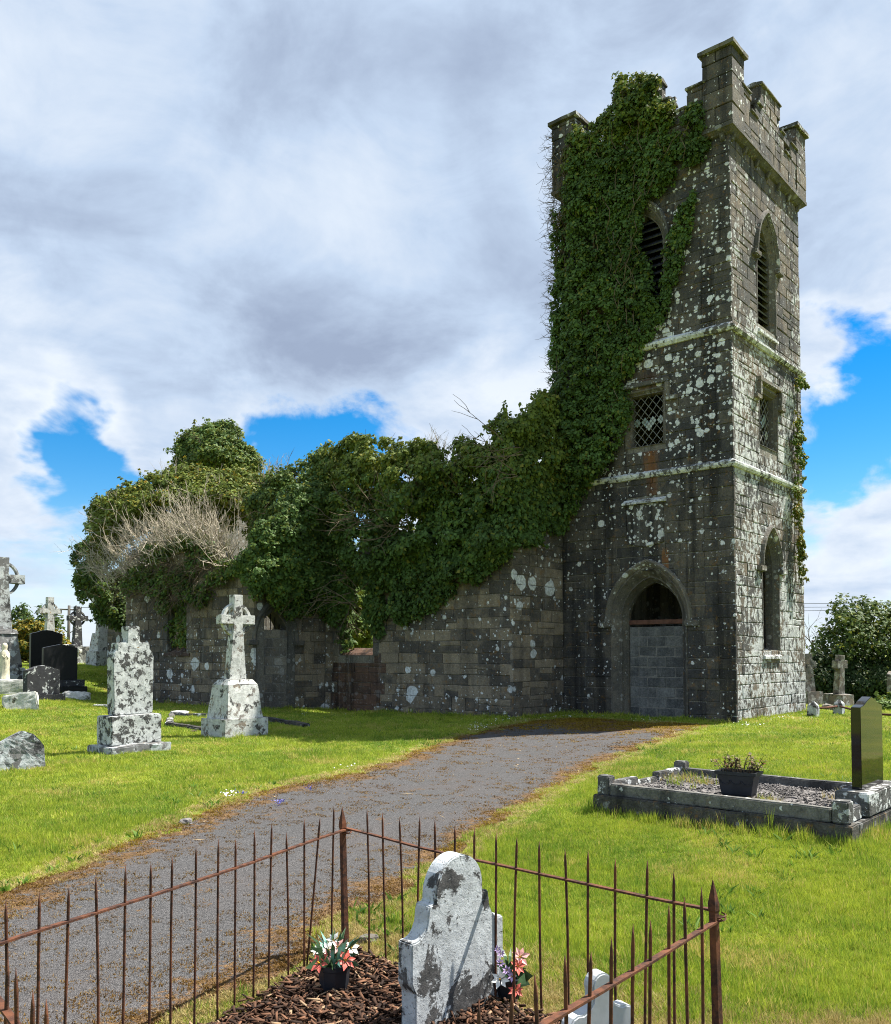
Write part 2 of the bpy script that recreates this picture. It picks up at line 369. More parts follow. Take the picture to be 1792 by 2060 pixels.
def block_mat():
    m, T, bs, out = newmat('concrete_block'); g = T.new('ShaderNodeNewGeometry'); pos = g.outputs['Position']
    pr = piece_random(T)
    f = T.m('ADD', T.m('MULTIPLY', T.noise(pos, 3.0, 5, 0.65), 0.8), T.m('MULTIPLY', pr, 0.3))
    col = T.mix(T.ss(f, 0.3, 0.8), (0.055, 0.057, 0.060), (0.17, 0.17, 0.165))
    wash = T.ss(T.noise(T.vm('MULTIPLY', pos, (5, 5, 0.5)), 1.0, 4, 0.6), 0.5, 0.72)
    col = T.mix(T.m('MULTIPLY', wash, 0.22), col, (0.26, 0.26, 0.255))
    col = T.mix(1.0, col, T.com(*[T.lin(T.noise(pos, 26, 5, 0.7), 0.3, 0.7, 0.55, 1.45)]*3), 'MULTIPLY')
    col = T.mix(T.m('MULTIPLY', T.ss(T.noise(pos, 60, 3, 0.7), 0.58, 0.68), 0.4), col, (0.33, 0.33, 0.32))
    T.l.new(col, bs.inputs['Base Color']); bs.inputs['Roughness'].default_value = 0.95
    bump(T, bs, T.noise(pos, 70, 4, 0.7), 0.6, 0.01)
block_mat()
def grave_mat(name, ground, white, dark, cover, darkcov, scale=9.0, brown=0.25, seed=0.0):
    """limestone under a skin of white lichen with dark mossy blotches"""
    m, T, bs, out = newmat(name)
    g = T.new('ShaderNodeNewGeometry'); pos = T.vm('ADD', g.outputs['Position'], (seed, seed*2, 0))
    warp = T.vm('SCALE', T.vm('SUBTRACT', T.noise(pos, scale*1.5, 3, 0.6, col=True), (0.5,)*3), scale=0.05)
    pos2 = T.vm('ADD', pos, warp)
    base = T.mix(T.ss(T.noise(pos, 6, 5, 0.6), 0.3, 0.7), tuple(c*0.65 for c in ground), ground)
    base = T.mix(T.m('MULTIPLY', T.ss(T.noise(pos, 3.1, 4, 0.6), 0.45, 0.65), brown*2), base, (0.22, 0.17, 0.12))
    lc = T.ss(T.noise(pos2, scale*0.55, 8, 0.68, 0.3), 0.62-0.3*cover, 0.66-0.3*cover)
    lc = T.m('MULTIPLY', lc, T.ss(T.noise(pos, 42, 4, 0.7), 0.33, 0.44, 0.35, 1.0))
    ring = T.vor(pos2, scale*1.1, 'DISTANCE_TO_EDGE')
    lc2 = T.m('MULTIPLY', T.ss(ring.outputs['Distance'], 0.0, 0.03, 0.85, 1.0), lc)
    wcol = T.mix(T.ss(T.noise(pos, 14, 5, 0.6), 0.35, 0.7), tuple(c*0.7 for c in white), white)
    col = T.mix(lc2, base, wcol)
    dk = T.ss(T.noise(T.vm('ADD', pos2, (5, 2, 1)), scale*0.42, 8, 0.66, 0.35), 0.68-0.22*darkcov, 0.71-0.22*darkcov)
    dk = T.m('MULTIPLY', dk, T.ss(T.noise(pos, 30, 4, 0.65), 0.30, 0.42, 0.25, 1.0))
    col = T.mix(T.m('MULTIPLY', dk, 0.93), col, T.mix(T.ss(T.noise(pos, 20, 4), 0.4, 0.7), tuple(c*0.6 for c in dark), tuple(c*1.9 for c in dark)))
    sk = T.m('MULTIPLY', T.ss(T.noise(pos, 75, 4, 0.7), 0.58, 0.66), T.ss(T.noise(pos, 4.0, 4, 0.6), 0.38, 0.60, 0.15, 0.85))
    col = T.mix(sk, col, dark)
    yl = T.ss(T.noise(T.vm('ADD', pos, (1, 9, 4)), 5.0, 5, 0.65), 0.68, 0.71)
    col = T.mix(T.m('MULTIPLY', yl, 0.7), col, (0.30, 0.17, 0.035))
    T.l.new(col, bs.inputs['Base Color']); bs.inputs['Roughness'].default_value = 0.85
    h = T.m('ADD', T.m('MULTIPLY', lc, 0.5), T.m('ADD', T.m('MULTIPLY', dk, 0.7), T.noise(pos, 40, 4, 0.7)))
    bump(T, bs, h, 0.45, 0.008)
    return m
grave_mat('stone_front', (0.30, 0.31, 0.33), (0.53, 0.56, 0.58), (0.040, 0.037, 0.036), 1.05, 0.62, 10.0, 0.05, 1.9)
grave_mat('stone_speckled', (0.22, 0.22, 0.22), (0.58, 0.60, 0.585), (0.035, 0.033, 0.031), 0.98, 0.78, 24.0, 0.1, 2.2)
grave_mat('stone_cross', (0.24, 0.215, 0.19), (0.60, 0.61, 0.58), (0.05, 0.047, 0.043), 0.70, 0.48, 12.0, 0.5, 4.6)
grave_mat('stone_grey', (0.20, 0.20, 0.20), (0.52, 0.55, 0.55), (0.04, 0.04, 0.04), 0.42, 0.45, 7.0, 0.05, 6.1)
grave_mat('stone_spotted', (0.055, 0.055, 0.06), (0.66, 0.68, 0.67), (0.025, 0.025, 0.027), 0.20, 0.3, 13.0, 0.0, 8.3)
grave_mat('stone_white', (0.40, 0.38, 0.33), (0.64, 0.64, 0.60), (0.07, 0.06, 0.04), 0.95, 0.35, 12.0, 0.3, 3.7)
grave_mat('stone_far', (0.16, 0.145, 0.125), (0.34, 0.34, 0.31), (0.03, 0.03, 0.028), 0.35, 0.4, 9.0, 0.3, 7.7)
def simple(name, col, rough=0.7, spec=0.3, var=0.25, scale=12.0, bmp=0.15, metal=0.0, coat=0.0, trans=0.0):
    m, T, bs, out = newmat(name); g = T.new('ShaderNodeNewGeometry'); pos = g.outputs['Position']
    n = T.noise(pos, scale, 5, 0.62)
    c = T.mix(T.ss(n, 0.3, 0.7), tuple(v*(1-var) for v in col), tuple(min(1, v*(1+var)) for v in col))
    T.l.new(c, bs.inputs['Base Color']); bs.inputs['Roughness'].default_value = rough
    bs.inputs['Specular IOR Level'].default_value = spec; bs.inputs['Metallic'].default_value = metal
    bs.inputs['Coat Weight'].default_value = coat
    if bmp: bump(T, bs, T.noise(pos, scale*4, 4, 0.6), bmp, 0.01)
    return m
simple('polished_black', (0.010, 0.010, 0.011), 0.04, 0.55, 0.1, 30, 0)
simple('dull_black', (0.017, 0.017, 0.018), 0.35, 0.4, 0.2, 20, 0.05)
simple('louvre', (0.030, 0.033, 0.042), 0.5, 0.4, 0.4, 6)
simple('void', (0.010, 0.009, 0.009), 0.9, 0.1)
simple('beam', (0.125, 0.060, 0.042), 0.8, 0.2, 0.35, 9, 0.4)
simple('lead', (0.20, 0.20, 0.185), 0.6, 0.4)
simple('statue', (0.58, 0.54, 0.40), 0.7, 0.3, 0.25, 14, 0.2)
simple('plastic_pot', (0.014, 0.017, 0.024), 0.45, 0.4, 0.2, 8, 0.05)
simple('pole_wood', (0.10, 0.09, 0.08), 0.9)
simple('white_petal', (0.78, 0.78, 0.74), 0.7, 0.2, 0.08, 20, 0)
simple('pink_petal', (0.62, 0.13, 0.10), 0.6, 0.3, 0.35, 30, 0)
simple('pale_pink', (0.66, 0.34, 0.32), 0.6, 0.3, 0.3, 30, 0)
simple('lilac', (0.48, 0.34, 0.56), 0.6, 0.3, 0.4, 40, 0)
simple('plastic_leaf', (0.055, 0.11, 0.045), 0.5, 0.4, 0.3, 20, 0)
simple('plastic_mint', (0.22, 0.46, 0.36), 0.5, 0.4, 0.2, 20, 0)
simple('teal', (0.02, 0.42, 0.36), 0.4, 0.4, 0.2, 20, 0)
simple('yellow_bit', (0.62, 0.36, 0.03), 0.6)
simple('wilted', (0.12, 0.10, 0.045), 0.7, 0.2, 0.6, 40, 0)
simple('wilted_brown', (0.10, 0.035, 0.015), 0.8, 0.2, 0.4, 30, 0)
simple('cable', (0.06, 0.06, 0.065), 0.7)
simple('bluebell', (0.16, 0.15, 0.45), 0.7, 0.2, 0.3, 40, 0)
simple('marble', (0.40, 0.42, 0.44), 0.55, 0.4, 0.12, 9, 0.05)
simple('stone_gravel', (0.14, 0.13, 0.125), 0.9, 0.2, 0.6, 25, 0.5)
def rust_mat():
    m, T, bs, out = newmat('rust'); pos = T.new('ShaderNodeNewGeometry').outputs['Position']
    n = T.noise(pos, 28, 5, 0.7); k = T.noise(pos, 5, 3, 0.6)
    c = T.mix(T.ss(n, 0.35, 0.65), (0.032, 0.016, 0.012), (0.115, 0.044, 0.022))
    c = T.mix(T.m('MULTIPLY', T.ss(k, 0.5, 0.7), 0.5), c, (0.19, 0.068, 0.028))
    T.l.new(c, bs.inputs['Base Color']); bs.inputs['Roughness'].default_value = 0.8
    bump(T, bs, T.noise(pos, 140, 3, 0.7), 0.5, 0.004)
rust_mat()
def glass_mat():
    m, T, bs, out = newmat('old_glass'); pos = T.new('ShaderNodeNewGeometry').outputs['Position']
    pr = piece_random(T)
    T.l.new(T.mix(pr, (0.20, 0.26, 0.25), (0.40, 0.42, 0.36)), bs.inputs['Base Color'])
    bs.inputs['Roughness'].default_value = 0.25; bs.inputs['Specular IOR Level'].default_value = 0.6
glass_mat()
def leaf_mat(name, dark, light, yellow, yel=0.04, trans=0.28, rough=0.58, big=0.8):
    m, T, bs, out = newmat(name); g = T.new('ShaderNodeNewGeometry'); pos = g.outputs['Position']
    r = g.outputs['Random Per Island']
    n = T.noise(pos, big, 4, 0.6)
    f = T.m('ADD', T.m('MULTIPLY', r, 0.6), T.m('MULTIPLY', T.ss(n, 0.3, 0.7), 0.5))
    c = T.mix(T.lin(f, 0.1, 1.0), dark, light)
    yn = T.m('MULTIPLY', T.ss(T.noise(T.vm('ADD', pos, (8, 1, 3)), 1.3, 4, 0.65), 0.52, 0.72), 4.0)
    c = T.mix(T.m('MULTIPLY', T.m('GREATER_THAN', T.m('FRACT', T.m('MULTIPLY', r, 17.31)), T.m('SUBTRACT', 1.0, T.m('MULTIPLY', T.m('ADD', yn, 0.5), yel))), 0.8), c, yellow)
    T.l.new(c, bs.inputs['Base Color']); bs.inputs['Roughness'].default_value = rough
    bs.inputs['Specular IOR Level'].default_value = 0.18
    tr = T.new('ShaderNodeBsdfTranslucent'); T.l.new(T.mix(0.5, c, yellow), tr.inputs[0])
    mx = T.new('ShaderNodeMixShader'); mx.inputs[0].default_value = trans
    T.l.new(bs.outputs[0], mx.inputs[1]); T.l.new(tr.outputs[0], mx.inputs[2]); T.l.new(mx.outputs[0], out.inputs[0])
    return m
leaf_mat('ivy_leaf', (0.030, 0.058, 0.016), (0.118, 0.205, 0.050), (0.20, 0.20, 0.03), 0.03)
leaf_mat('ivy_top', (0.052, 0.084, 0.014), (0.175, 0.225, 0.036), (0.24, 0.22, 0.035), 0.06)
leaf_mat('ivy_fresh', (0.06, 0.12, 0.02), (0.14, 0.22, 0.04), (0.30, 0.26, 0.03), 0.06, 0.35)
leaf_mat('ivy_gold', (0.07, 0.09, 0.015), (0.16, 0.17, 0.025), (0.34, 0.22, 0.02), 0.15, 0.3)
leaf_mat('tree_leaf', (0.030, 0.060, 0.014), (0.075, 0.125, 0.028), (0.17, 0.19, 0.04), 0.04, 0.3)
leaf_mat('hedge_leaf', (0.016, 0.034, 0.010), (0.042, 0.075, 0.020), (0.14, 0.14, 0.03), 0.03)
leaf_mat('golden_leaf', (0.10, 0.085, 0.010), (0.24, 0.19, 0.022), (0.36, 0.25, 0.02), 0.15, 0.25)
simple('mortar_light', (0.19, 0.18, 0.165), 0.95, 0.1, 0.3, 20, 0.4)
simple('twig_pale', (0.36, 0.315, 0.25), 0.9, 0.1, 0.4, 6, 0)
simple('twig_brown', (0.115, 0.088, 0.060), 0.9, 0.1, 0.4, 6, 0)
simple('bark', (0.085, 0.07, 0.052), 0.95, 0.1, 0.4, 10, 0.5)
def chip_mat():
    m, T, bs, out = newmat('bark_chip'); g = T.new('ShaderNodeNewGeometry'); r = g.outputs['Random Per Island']
    c = T.mix(T.m('POWER', r, 1.8), (0.022, 0.012, 0.008), (0.185, 0.090, 0.050))
    c = T.mix(T.m('GREATER_THAN', T.m('FRACT', T.m('MULTIPLY', r, 13.7)), 0.93), c, (0.30, 0.20, 0.12))
    T.l.new(c, bs.inputs['Base Color']); bs.inputs['Roughness'].default_value = 0.85
    bump(T, bs, T.noise(T.vm('MULTIPLY', g.outputs['Position'], (1, 1, 1)), 120, 3), 0.3, 0.004)
chip_mat()
def grass_mat(name, a, b, dry, dryamt):
    m, T, bs, out = newmat(name); g = T.new('ShaderNodeNewGeometry'); pos = g.outputs['Position']
    r = T.m('FRACT', T.m('ADD', g.outputs['Random Per Island'], T.new('ShaderNodeObjectInfo').outputs['Random']))
    n = T.noise(pos, 0.55, 4, 0.6); n2 = T.noise(pos, 3.0, 4, 0.6)
    f = T.m('ADD', T.m('MULTIPLY', n, 0.7), T.m('ADD', T.m('MULTIPLY', n2, 0.5), T.m('MULTIPLY', r, 0.35)))
    c = T.mix(T.ss(f, 0.52, 0.98), a, b)
    dn = T.ss(T.noise(T.vm('ADD', pos, (11, 5, 0)), 1.1, 5, 0.65), 0.50, 0.70)
    isd = T.m('GREATER_THAN', T.m('FRACT', T.m('MULTIPLY', r, 7.77)), T.m('SUBTRACT', 1.0, T.m('MULTIPLY', T.m('ADD', dn, 0.12), dryamt)))
    c = T.mix(isd, c, dry)
    T.l.new(c, bs.inputs['Base Color']); bs.inputs['Roughness'].default_value = 0.55
    bs.inputs['Specular IOR Level'].default_value = 0.2
    tr = T.new('ShaderNodeBsdfTranslucent'); T.l.new(c, tr.inputs[0])
    mx = T.new('ShaderNodeMixShader'); mx.inputs[0].default_value = 0.35
    T.l.new(bs.outputs[0], mx.inputs[1]); T.l.new(tr.outputs[0], mx.inputs[2]); T.l.new(mx.outputs[0], out.inputs[0])
grass_mat('grass_blade', (0.130, 0.240, 0.026), (0.405, 0.465, 0.050), (0.54, 0.45, 0.14), 0.55)
grass_mat('straw_blade', (0.36, 0.28, 0.10), (0.50, 0.41, 0.18), (0.16, 0.20, 0.03), 0.4)
grass_mat('moss_blade', (0.085, 0.042, 0.012), (0.20, 0.115, 0.022), (0.30, 0.21, 0.07), 0.35)
grass_mat('gold_moss', (0.19, 0.13, 0.014), (0.30, 0.21, 0.02), (0.18, 0.10, 0.02), 0.3)
def ground_mat():
    m, T, bs, out = newmat('lawn_soil'); pos = T.new('ShaderNodeNewGeometry').outputs['Position']
    n = T.noise(pos, 0.55, 4, 0.6); n2 = T.noise(pos, 9.0, 6, 0.7)
    c = T.mix(T.ss(T.m('ADD', T.m('MULTIPLY', n, 0.6), T.m('MULTIPLY', n2, 0.5)), 0.35, 0.75), (0.10, 0.15, 0.014), (0.235, 0.255, 0.028))
    c = T.mix(T.m('MULTIPLY', T.ss(T.noise(pos, 1.1, 5, 0.65), 0.52, 0.7), 0.5), c, (0.22, 0.17, 0.05))
    T.l.new(c, bs.inputs['Base Color']); bs.inputs['Roughness'].default_value = 0.9
    bump(T, bs, T.noise(pos, 45, 5, 0.7), 0.9, 0.03)
ground_mat()
def path_mat():
    m, T, bs, out = newmat('path_gravel'); pos = T.new('ShaderNodeNewGeometry').outputs['Position']
    ed = T.new('ShaderNodeAttribute', attribute_name='edge').outputs['Fac']
    v = T.vor(pos, 130.0); c0 = T.sep(v.outputs['Color'])[0]
    v2 = T.vor(T.vm('ADD', pos, (3, 1, 0)), 260.0); c1 = T.sep(v2.outputs['Color'])[0]
    f = T.m('ADD', T.m('MULTIPLY', c0, 0.6), T.m('MULTIPLY', c1, 0.4))
    c = T.mix(T.lin(f, 0.1, 0.95), (0.020, 0.020, 0.021), (0.160, 0.156, 0.156))
    c = T.mix(T.m('MULTIPLY', T.ss(T.noise(pos, 0.9, 4, 0.6), 0.35, 0.7), 0.3), c, (0.11, 0.09, 0.085))
    mo = T.m('ADD', T.noise(pos, 2.2, 6, 0.7), T.m('MULTIPLY', T.m('SUBTRACT', T.noise(pos, 26, 5, 0.7), 0.5), 0.55))
    thr = T.lin(ed, 0.0, 0.55, 0.30, 0.625)
    mk = T.ss(T.m('SUBTRACT', mo, thr), 0.0, 0.08)
    mc = T.mix(T.ss(T.noise(pos, 33, 5, 0.7), 0.35, 0.65), (0.060, 0.030, 0.012), (0.225, 0.125, 0.042))
    c = T.mix(T.m('MULTIPLY', mk, 0.85), c, mc)
    T.l.new(c, bs.inputs['Base Color']); bs.inputs['Roughness'].default_value = 0.85
    bump(T, bs, T.m('ADD', T.m('MULTIPLY', v.outputs['Distance'], -1.0), T.m('MULTIPLY', mo, 0.6)), 0.9, 0.012)
path_mat()

# ------------------------------------------------------------------ terrain
def gz(u, v, Y): p = at(u, v, Y); return (p.x, p.y, p.z)
CP = [(-1.5, 0.5, 0), (1.5, 0.5, 0), (-0.5, 2.5, 0.02), (-.54, 4.87, 0.0), (1.0, 3.3, 0.0), (3.5, 4.0, 0.02), (-2.96, 5.9, 0.0), (-5, 4, 0.0), (-1.5, 8, 0.02), (0.8, 9, 0.03),
      (1.6, 8.4, 0.04), (3.3, 6.8, 0.08), (4.6, 8.6, 0.07), (2.4, 12.5, 0.06), (6, 13, 0.12), (10, 12, 0.12), (-1, 12, 0.05), (0.8, 15.5, 0.06), (3.6, 17.4, 0.09),
      (5.98, 18.1, 0.17), (8.5, 21.0, 0.15), (2.77, 20.9, 0.17), (1.47, 19.4, 0.14), (-2.33, 22.7, 0.08), (-3.22, 23.4, 0.09), (-4.74, 21.6, 0.2), (-7.63, 24.1, 0.18), (-9.4, 25.6, 0.28),
      (-11.8, 30.9, 1.02), (-4.71, 13.3, 0.12), (-3.71, 15.7, 0.08), (-5.52, 11.5, 0.06), (-1.6, 16.0, 0.05), (-7.5, 17, 0.22), (-10, 22, 0.50), (-11.5, 25.5, 0.62), (-8.6, 20.5, 0.33),
      (-13.5, 33, 1.14), (-16.5, 36, 1.2), (-13, 29, 0.92), (-20, 30, 1.1), (8.5, 19.5, 0.1), (13, 21, 0.0), (14, 30, -0.25), (20, 24, -0.1), (4, 26, 0.3), (-3, 30, 0.5), (10, 38, -0.3), (-12, 12, 0.2), (-10, 5, 0.05), (12, 5, 0.05),
      (-40, 50, 0.9), (0, 60, 0.1), (45, 50, -0.5), (-50, 0, 0.1), (50, 0, 0), (0, -40, 0), (-60, 90, 0.4), (60, 90, -0.6)]
CPn = np.array(CP, float)
def _U(r2): return np.where(r2 < 1e-12, 0.0, r2*np.log(r2+1e-12))
def _tps():
    n = len(CPn); d2 = ((CPn[:, None, :2]-CPn[None, :, :2])**2).sum(-1)
    K = _U(d2)+np.eye(n)*3.0; Pm = np.c_[np.ones(n), CPn[:, :2]]
    A = np.zeros((n+3, n+3)); A[:n, :n] = K; A[:n, n:] = Pm; A[n:, :n] = Pm.T
    return np.linalg.solve(A, np.r_[CPn[:, 2], np.zeros(3)])
TW = _tps()
def hz_np(x, y):
    x = np.asarray(x, float); y = np.asarray(y, float); s = x.shape; xf, yf = x.ravel(), y.ravel()
    r = np.hypot(xf, yf-15); k = np.minimum(1, 75/np.maximum(r, 1e-6)); xc, yc = xf*k, 15+(yf-15)*k
    o = np.zeros(xf.shape)
    for i in range(0, len(xf), 20000):
        sl_ = slice(i, i+20000)
        d2 = (xc[sl_, None]-CPn[None, :, 0])**2+(yc[sl_, None]-CPn[None, :, 1])**2
        o[sl_] = _U(d2)@TW[:len(CPn)]+TW[len(CPn)]+TW[len(CPn)+1]*xc[sl_]+TW[len(CPn)+2]*yc[sl_]
    o += 0.018*np.sin(xf*1.3+0.7*yf)*np.sin(yf*0.9+1.1)+0.012*np.sin(xf*2.9-yf*1.7)
    return o.reshape(s)
def hz(x, y): return float(hz_np(np.array([x]), np.array([y]))[0])
def G(u, v):                                         # where the sight line through (u, v) meets the lawn
    d = ray(u, v); t = 1.0
    lo, hi = 0.5, 120.0
    for k in range(48):
        m = 0.5*(lo+hi); p = EYE+d*m
        if p.z < hz(p.x, p.y): hi = m
        else: lo = m
    p = EYE+d*hi; return Vector((p.x, p.y, hz(p.x, p.y)))

def axis(lo, hi, step, far, g=1.22):
    a = list(np.arange(lo, hi+step*0.5, step)); s = step; x = a[-1]
    while x < far: s *= g; x += s; a.append(x)
    s = step; x = a[0]
    while x > -far: s *= g; x -= s; a.insert(0, x)
    return np.array(a)
gx, gy = axis(-14, 14, 0.2, 900), axis(0.4, 34, 0.2, 900)
XX, YY = np.meshgrid(gx, gy); ZZ = hz_np(XX, YY)
nx, ny = len(gx), len(gy)
idx = np.arange(nx*ny).reshape(ny, nx)
fq = np.stack([idx[:-1, :-1], idx[:-1, 1:], idx[1:, 1:], idx[1:, :-1]], -1).reshape(-1, 4)
def np_mesh(name, V, F, mats, smooth=True):
    me = bpy.data.meshes.new(name); V = np.asarray(V, np.float32); F = np.asarray(F, np.int32)
    me.vertices.add(len(V)); me.vertices.foreach_set('co', V.ravel())
    k = F.shape[1]; me.loops.add(F.size); me.loops.foreach_set('vertex_index', F.ravel())
    me.polygons.add(len(F)); me.polygons.foreach_set('loop_start', np.arange(0, F.size, k, dtype=np.int32))
    if smooth: me.polygons.foreach_set('use_smooth', np.ones(len(F), bool))
    for m in (mats if isinstance(mats, (list, tuple)) else [mats]): me.materials.append(m)
    me.update(calc_edges=True); return me
def link(name, me, parent=None):
    o = bpy.data.objects.new(name, me); COL.objects.link(o)
    if parent: o.parent = parent
    return o
ground = link('ground', np_mesh('ground', np.c_[XX.ravel(), YY.ravel(), ZZ.ravel()], fq, MATS['lawn_soil'])); ground['kind'] = 'structure'

# ---- the gravel path from the gate to the tower door
path_px = [(-160, 1872), (0, 1802), (120, 1752), (240, 1702), (370, 1652), (480, 1604), (600, 1576), (700, 1556), (800, 1526), (870, 1500), (930, 1480), (1000, 1464), (1075, 1450), (1135, 1446),
           (1250, 1450), (1350, 1455), (1425, 1460), (1395, 1470), (1300, 1500), (1200, 1545), (1120, 1590), (1080, 1612), (1000, 1660), (940, 1702), (880, 1745), (830, 1785), (765, 1826), (700, 1850),
           (655, 1895), (600, 1940), (500, 1998), (400, 2052), (300, 2110), (100, 2260)]
PATH = [tuple(G(u, v)[:2]) for u, v in path_px] + [(-6, 1.5), (-9, 3.2)]
from mathutils.geometry import delaunay_2d_cdt
_bd = []
for i in range(len(PATH)):
    a_, b_ = Vector(PATH[i]), Vector(PATH[(i+1) % len(PATH)]); n_ = max(1, int((b_-a_).length/0.10))
    for k in range(n_):
        q = a_.lerp(b_, k/n_); w_ = mnoise.noise_vector(Vector((q.x*2.1, q.y*2.1, 0)))*0.07+mnoise.noise_vector(Vector((q.x*7, q.y*7, 2)))*0.03; _bd.append(Vector((q.x+w_.x, q.y+w_.y)))
PATHW = [tuple(p) for p in _bd]
px_, py_ = np.meshgrid(np.arange(-9.0, 6.6, 0.16), np.arange(1.4, 20.6, 0.16)); px_, py_ = px_.ravel(), py_.ravel()
k_ = inside_np(PATHW, px_, py_) & (dist_poly_np(PATHW, px_, py_) > 0.08)
_vs, _es, _fs, *_ = delaunay_2d_cdt(_bd+[Vector((x, y)) for x, y in zip(px_[k_], py_[k_])], [], [list(range(len(_bd)))], 1, 1e-5)
pv = np.array([(v.x, v.y) for v in _vs]); pdd = dist_poly_np(PATHW, pv[:, 0], pv[:, 1]); pv = np.c_[pv, hz_np(pv[:, 0], pv[:, 1])+0.006]
pme = bpy.data.meshes.new('path'); pme.from_pydata([tuple(p) for p in pv], [], _fs); pme.materials.append(MATS['path_gravel'])
pme.polygons.foreach_set('use_smooth', [True]*len(pme.polygons))
at_ = pme.attributes.new('edge', 'FLOAT', 'POINT')
dor = TC-AX*1.9; ddoor = np.hypot(pv[:, 0]-dor.x+0.3, pv[:, 1]-dor.y+0.6)
at_.data.foreach_set('value', np.clip(np.minimum(pdd, (ddoor-1.6)*0.5), 0, 3).astype(np.float32))
path = link('path', pme); path['kind'] = 'structure'

# ------------------------------------------------------------------ church: shared wall tools
def stone_pts(u0, u1, z0, z1, proud, fn, back=-0.07, bev=0.008):
    j = lambda a=0.010: random.uniform(-a, a)
    c = [(u0+j(), z0+j()), (u1+j(), z0+j()), (u1+j(), z1+j()), (u0+j(), z1+j())]
    cu, cz = (u0+u1)/2, (z0+z1)/2
    b1 = bev*random.uniform(0.6, 2.6)
    ins = [(u+(b1 if u < cu else -b1)+j(0.004), z+(b1 if z < cz else -b1)+j(0.004)) for u, z in c]
    vs = [fn(u, z, back) for u, z in c]+[fn(u, z, proud-bev) for u, z in c]+[fn(u, z, proud+j(0.003)) for u, z in ins]
    fs = [(0, 1, 5, 4), (1, 2, 6, 5), (2, 3, 7, 6), (3, 0, 4, 7), (4, 5, 9, 8), (5, 6, 10, 9), (6, 7, 11, 10), (7, 4, 8, 11), (8, 9, 10, 11)]
    return vs, fs
def arch_pts(a, z0, zs, rise, n=10):
    """outline of a pointed arch: up the first jamb, over the apex, down the other"""
    Rr = (a*a+rise*rise)/(2*a); th = math.asin(min(1, rise/Rr))
    pts = [(-a, z0), (-a, (z0+zs)/2)]
    for k in range(n+1):
        t = th*k/n; pts.append((-(a-Rr)-Rr*math.cos(t), zs+Rr*math.sin(t)))
    right = [(-p[0], p[1]) for p in reversed(pts[:-1])]
    return pts+right
def hole_span(h, z0, z1):
    zm = (z0+z1)/2
    if h['kind'] == 'rect':
        return (h['u']-h['a'], h['u']+h['a']) if z0 < h['z1']-0.02 and z1 > h['z0']+0.02 else None
    if z1 < h['z0']+0.02 or zm > h['zs']+h['rise']: return None
    a = h['a']
    if zm > h['zs']:
        Rr = (a*a+h['rise']**2)/(2*a); q = Rr*Rr-(zm-h['zs'])**2
        a = max(0.0, math.sqrt(max(0, q))-(Rr-a))
    return (h['u']-a, h['u']+a) if a > 0.03 else None
def course_wall(u0, u1, z0, z1, holes, cmin=0.20, cmax=0.33, lmin=0.24, lmax=0.85, quoin0=True, quoin1=True, gap=0.009, top=None, seed=0, breaks=()):
    """yields (u0,u1,z0,z1) rectangles of coursed masonry, cut round the openings; top(u) limits the height"""
    rs = random.Random(seed); out = []; z = z0; row = 0
    while z < z1-0.08:
        h = rs.uniform(cmin, cmax)
        for b in breaks:
            if z < b < z+h+0.10 and b-z > 0.1: h = b-z
        if z+h > z1-0.09: h = z1-z
        spans = [(u0, u1)]
        for ho in holes:
            s = hole_span(ho, z, z+h)
            if s:
                ns = []
                for a, b in spans:
                    if s[0] > a+0.03: ns.append((a, min(b, s[0])))
                    if s[1] < b-0.03: ns.append((max(a, s[1]), b))
                spans = [q for q in ns if q[1]-q[0] > 0.03]
        for a, b in spans:
            u = a; first = True
            while u < b-0.02:
                L = rs.uniform(lmin, lmax)
                if first and quoin0 and abs(a-u0) < 1e-6: L = 0.66 if row % 2 else 0.36
                if b-u-L < 0.2: L = b-u
                elif quoin1 and abs(b-u1) < 1e-6 and b-u-L < 0.62: L = b-u-(0.36 if row % 2 else 0.6) if b-u-(0.36 if row % 2 else 0.6) > 0.15 else b-u
                t = z+h
                if top is None or z+h*0.5 < top(u+L/2):
                    g2 = gap*rs.uniform(0.3, 0.9)
                    if h > 0.25 and L < 0.7 and rs.random() < 0.22:      # a sneck: two thin stones in one course
                        zm = z+h*rs.uniform(0.38, 0.62); out += [(u+g2, u+L-g2, z+g2, zm-g2), (u+g2, u+L-g2, zm+g2, t-g2)]
                    else: out.append((u+g2, u+L-g2, z+gap*rs.uniform(0.3, 0.8), t-gap*rs.uniform(0.3, 0.8)))
                u += L; first = False
        z += h; row += 1
    return out
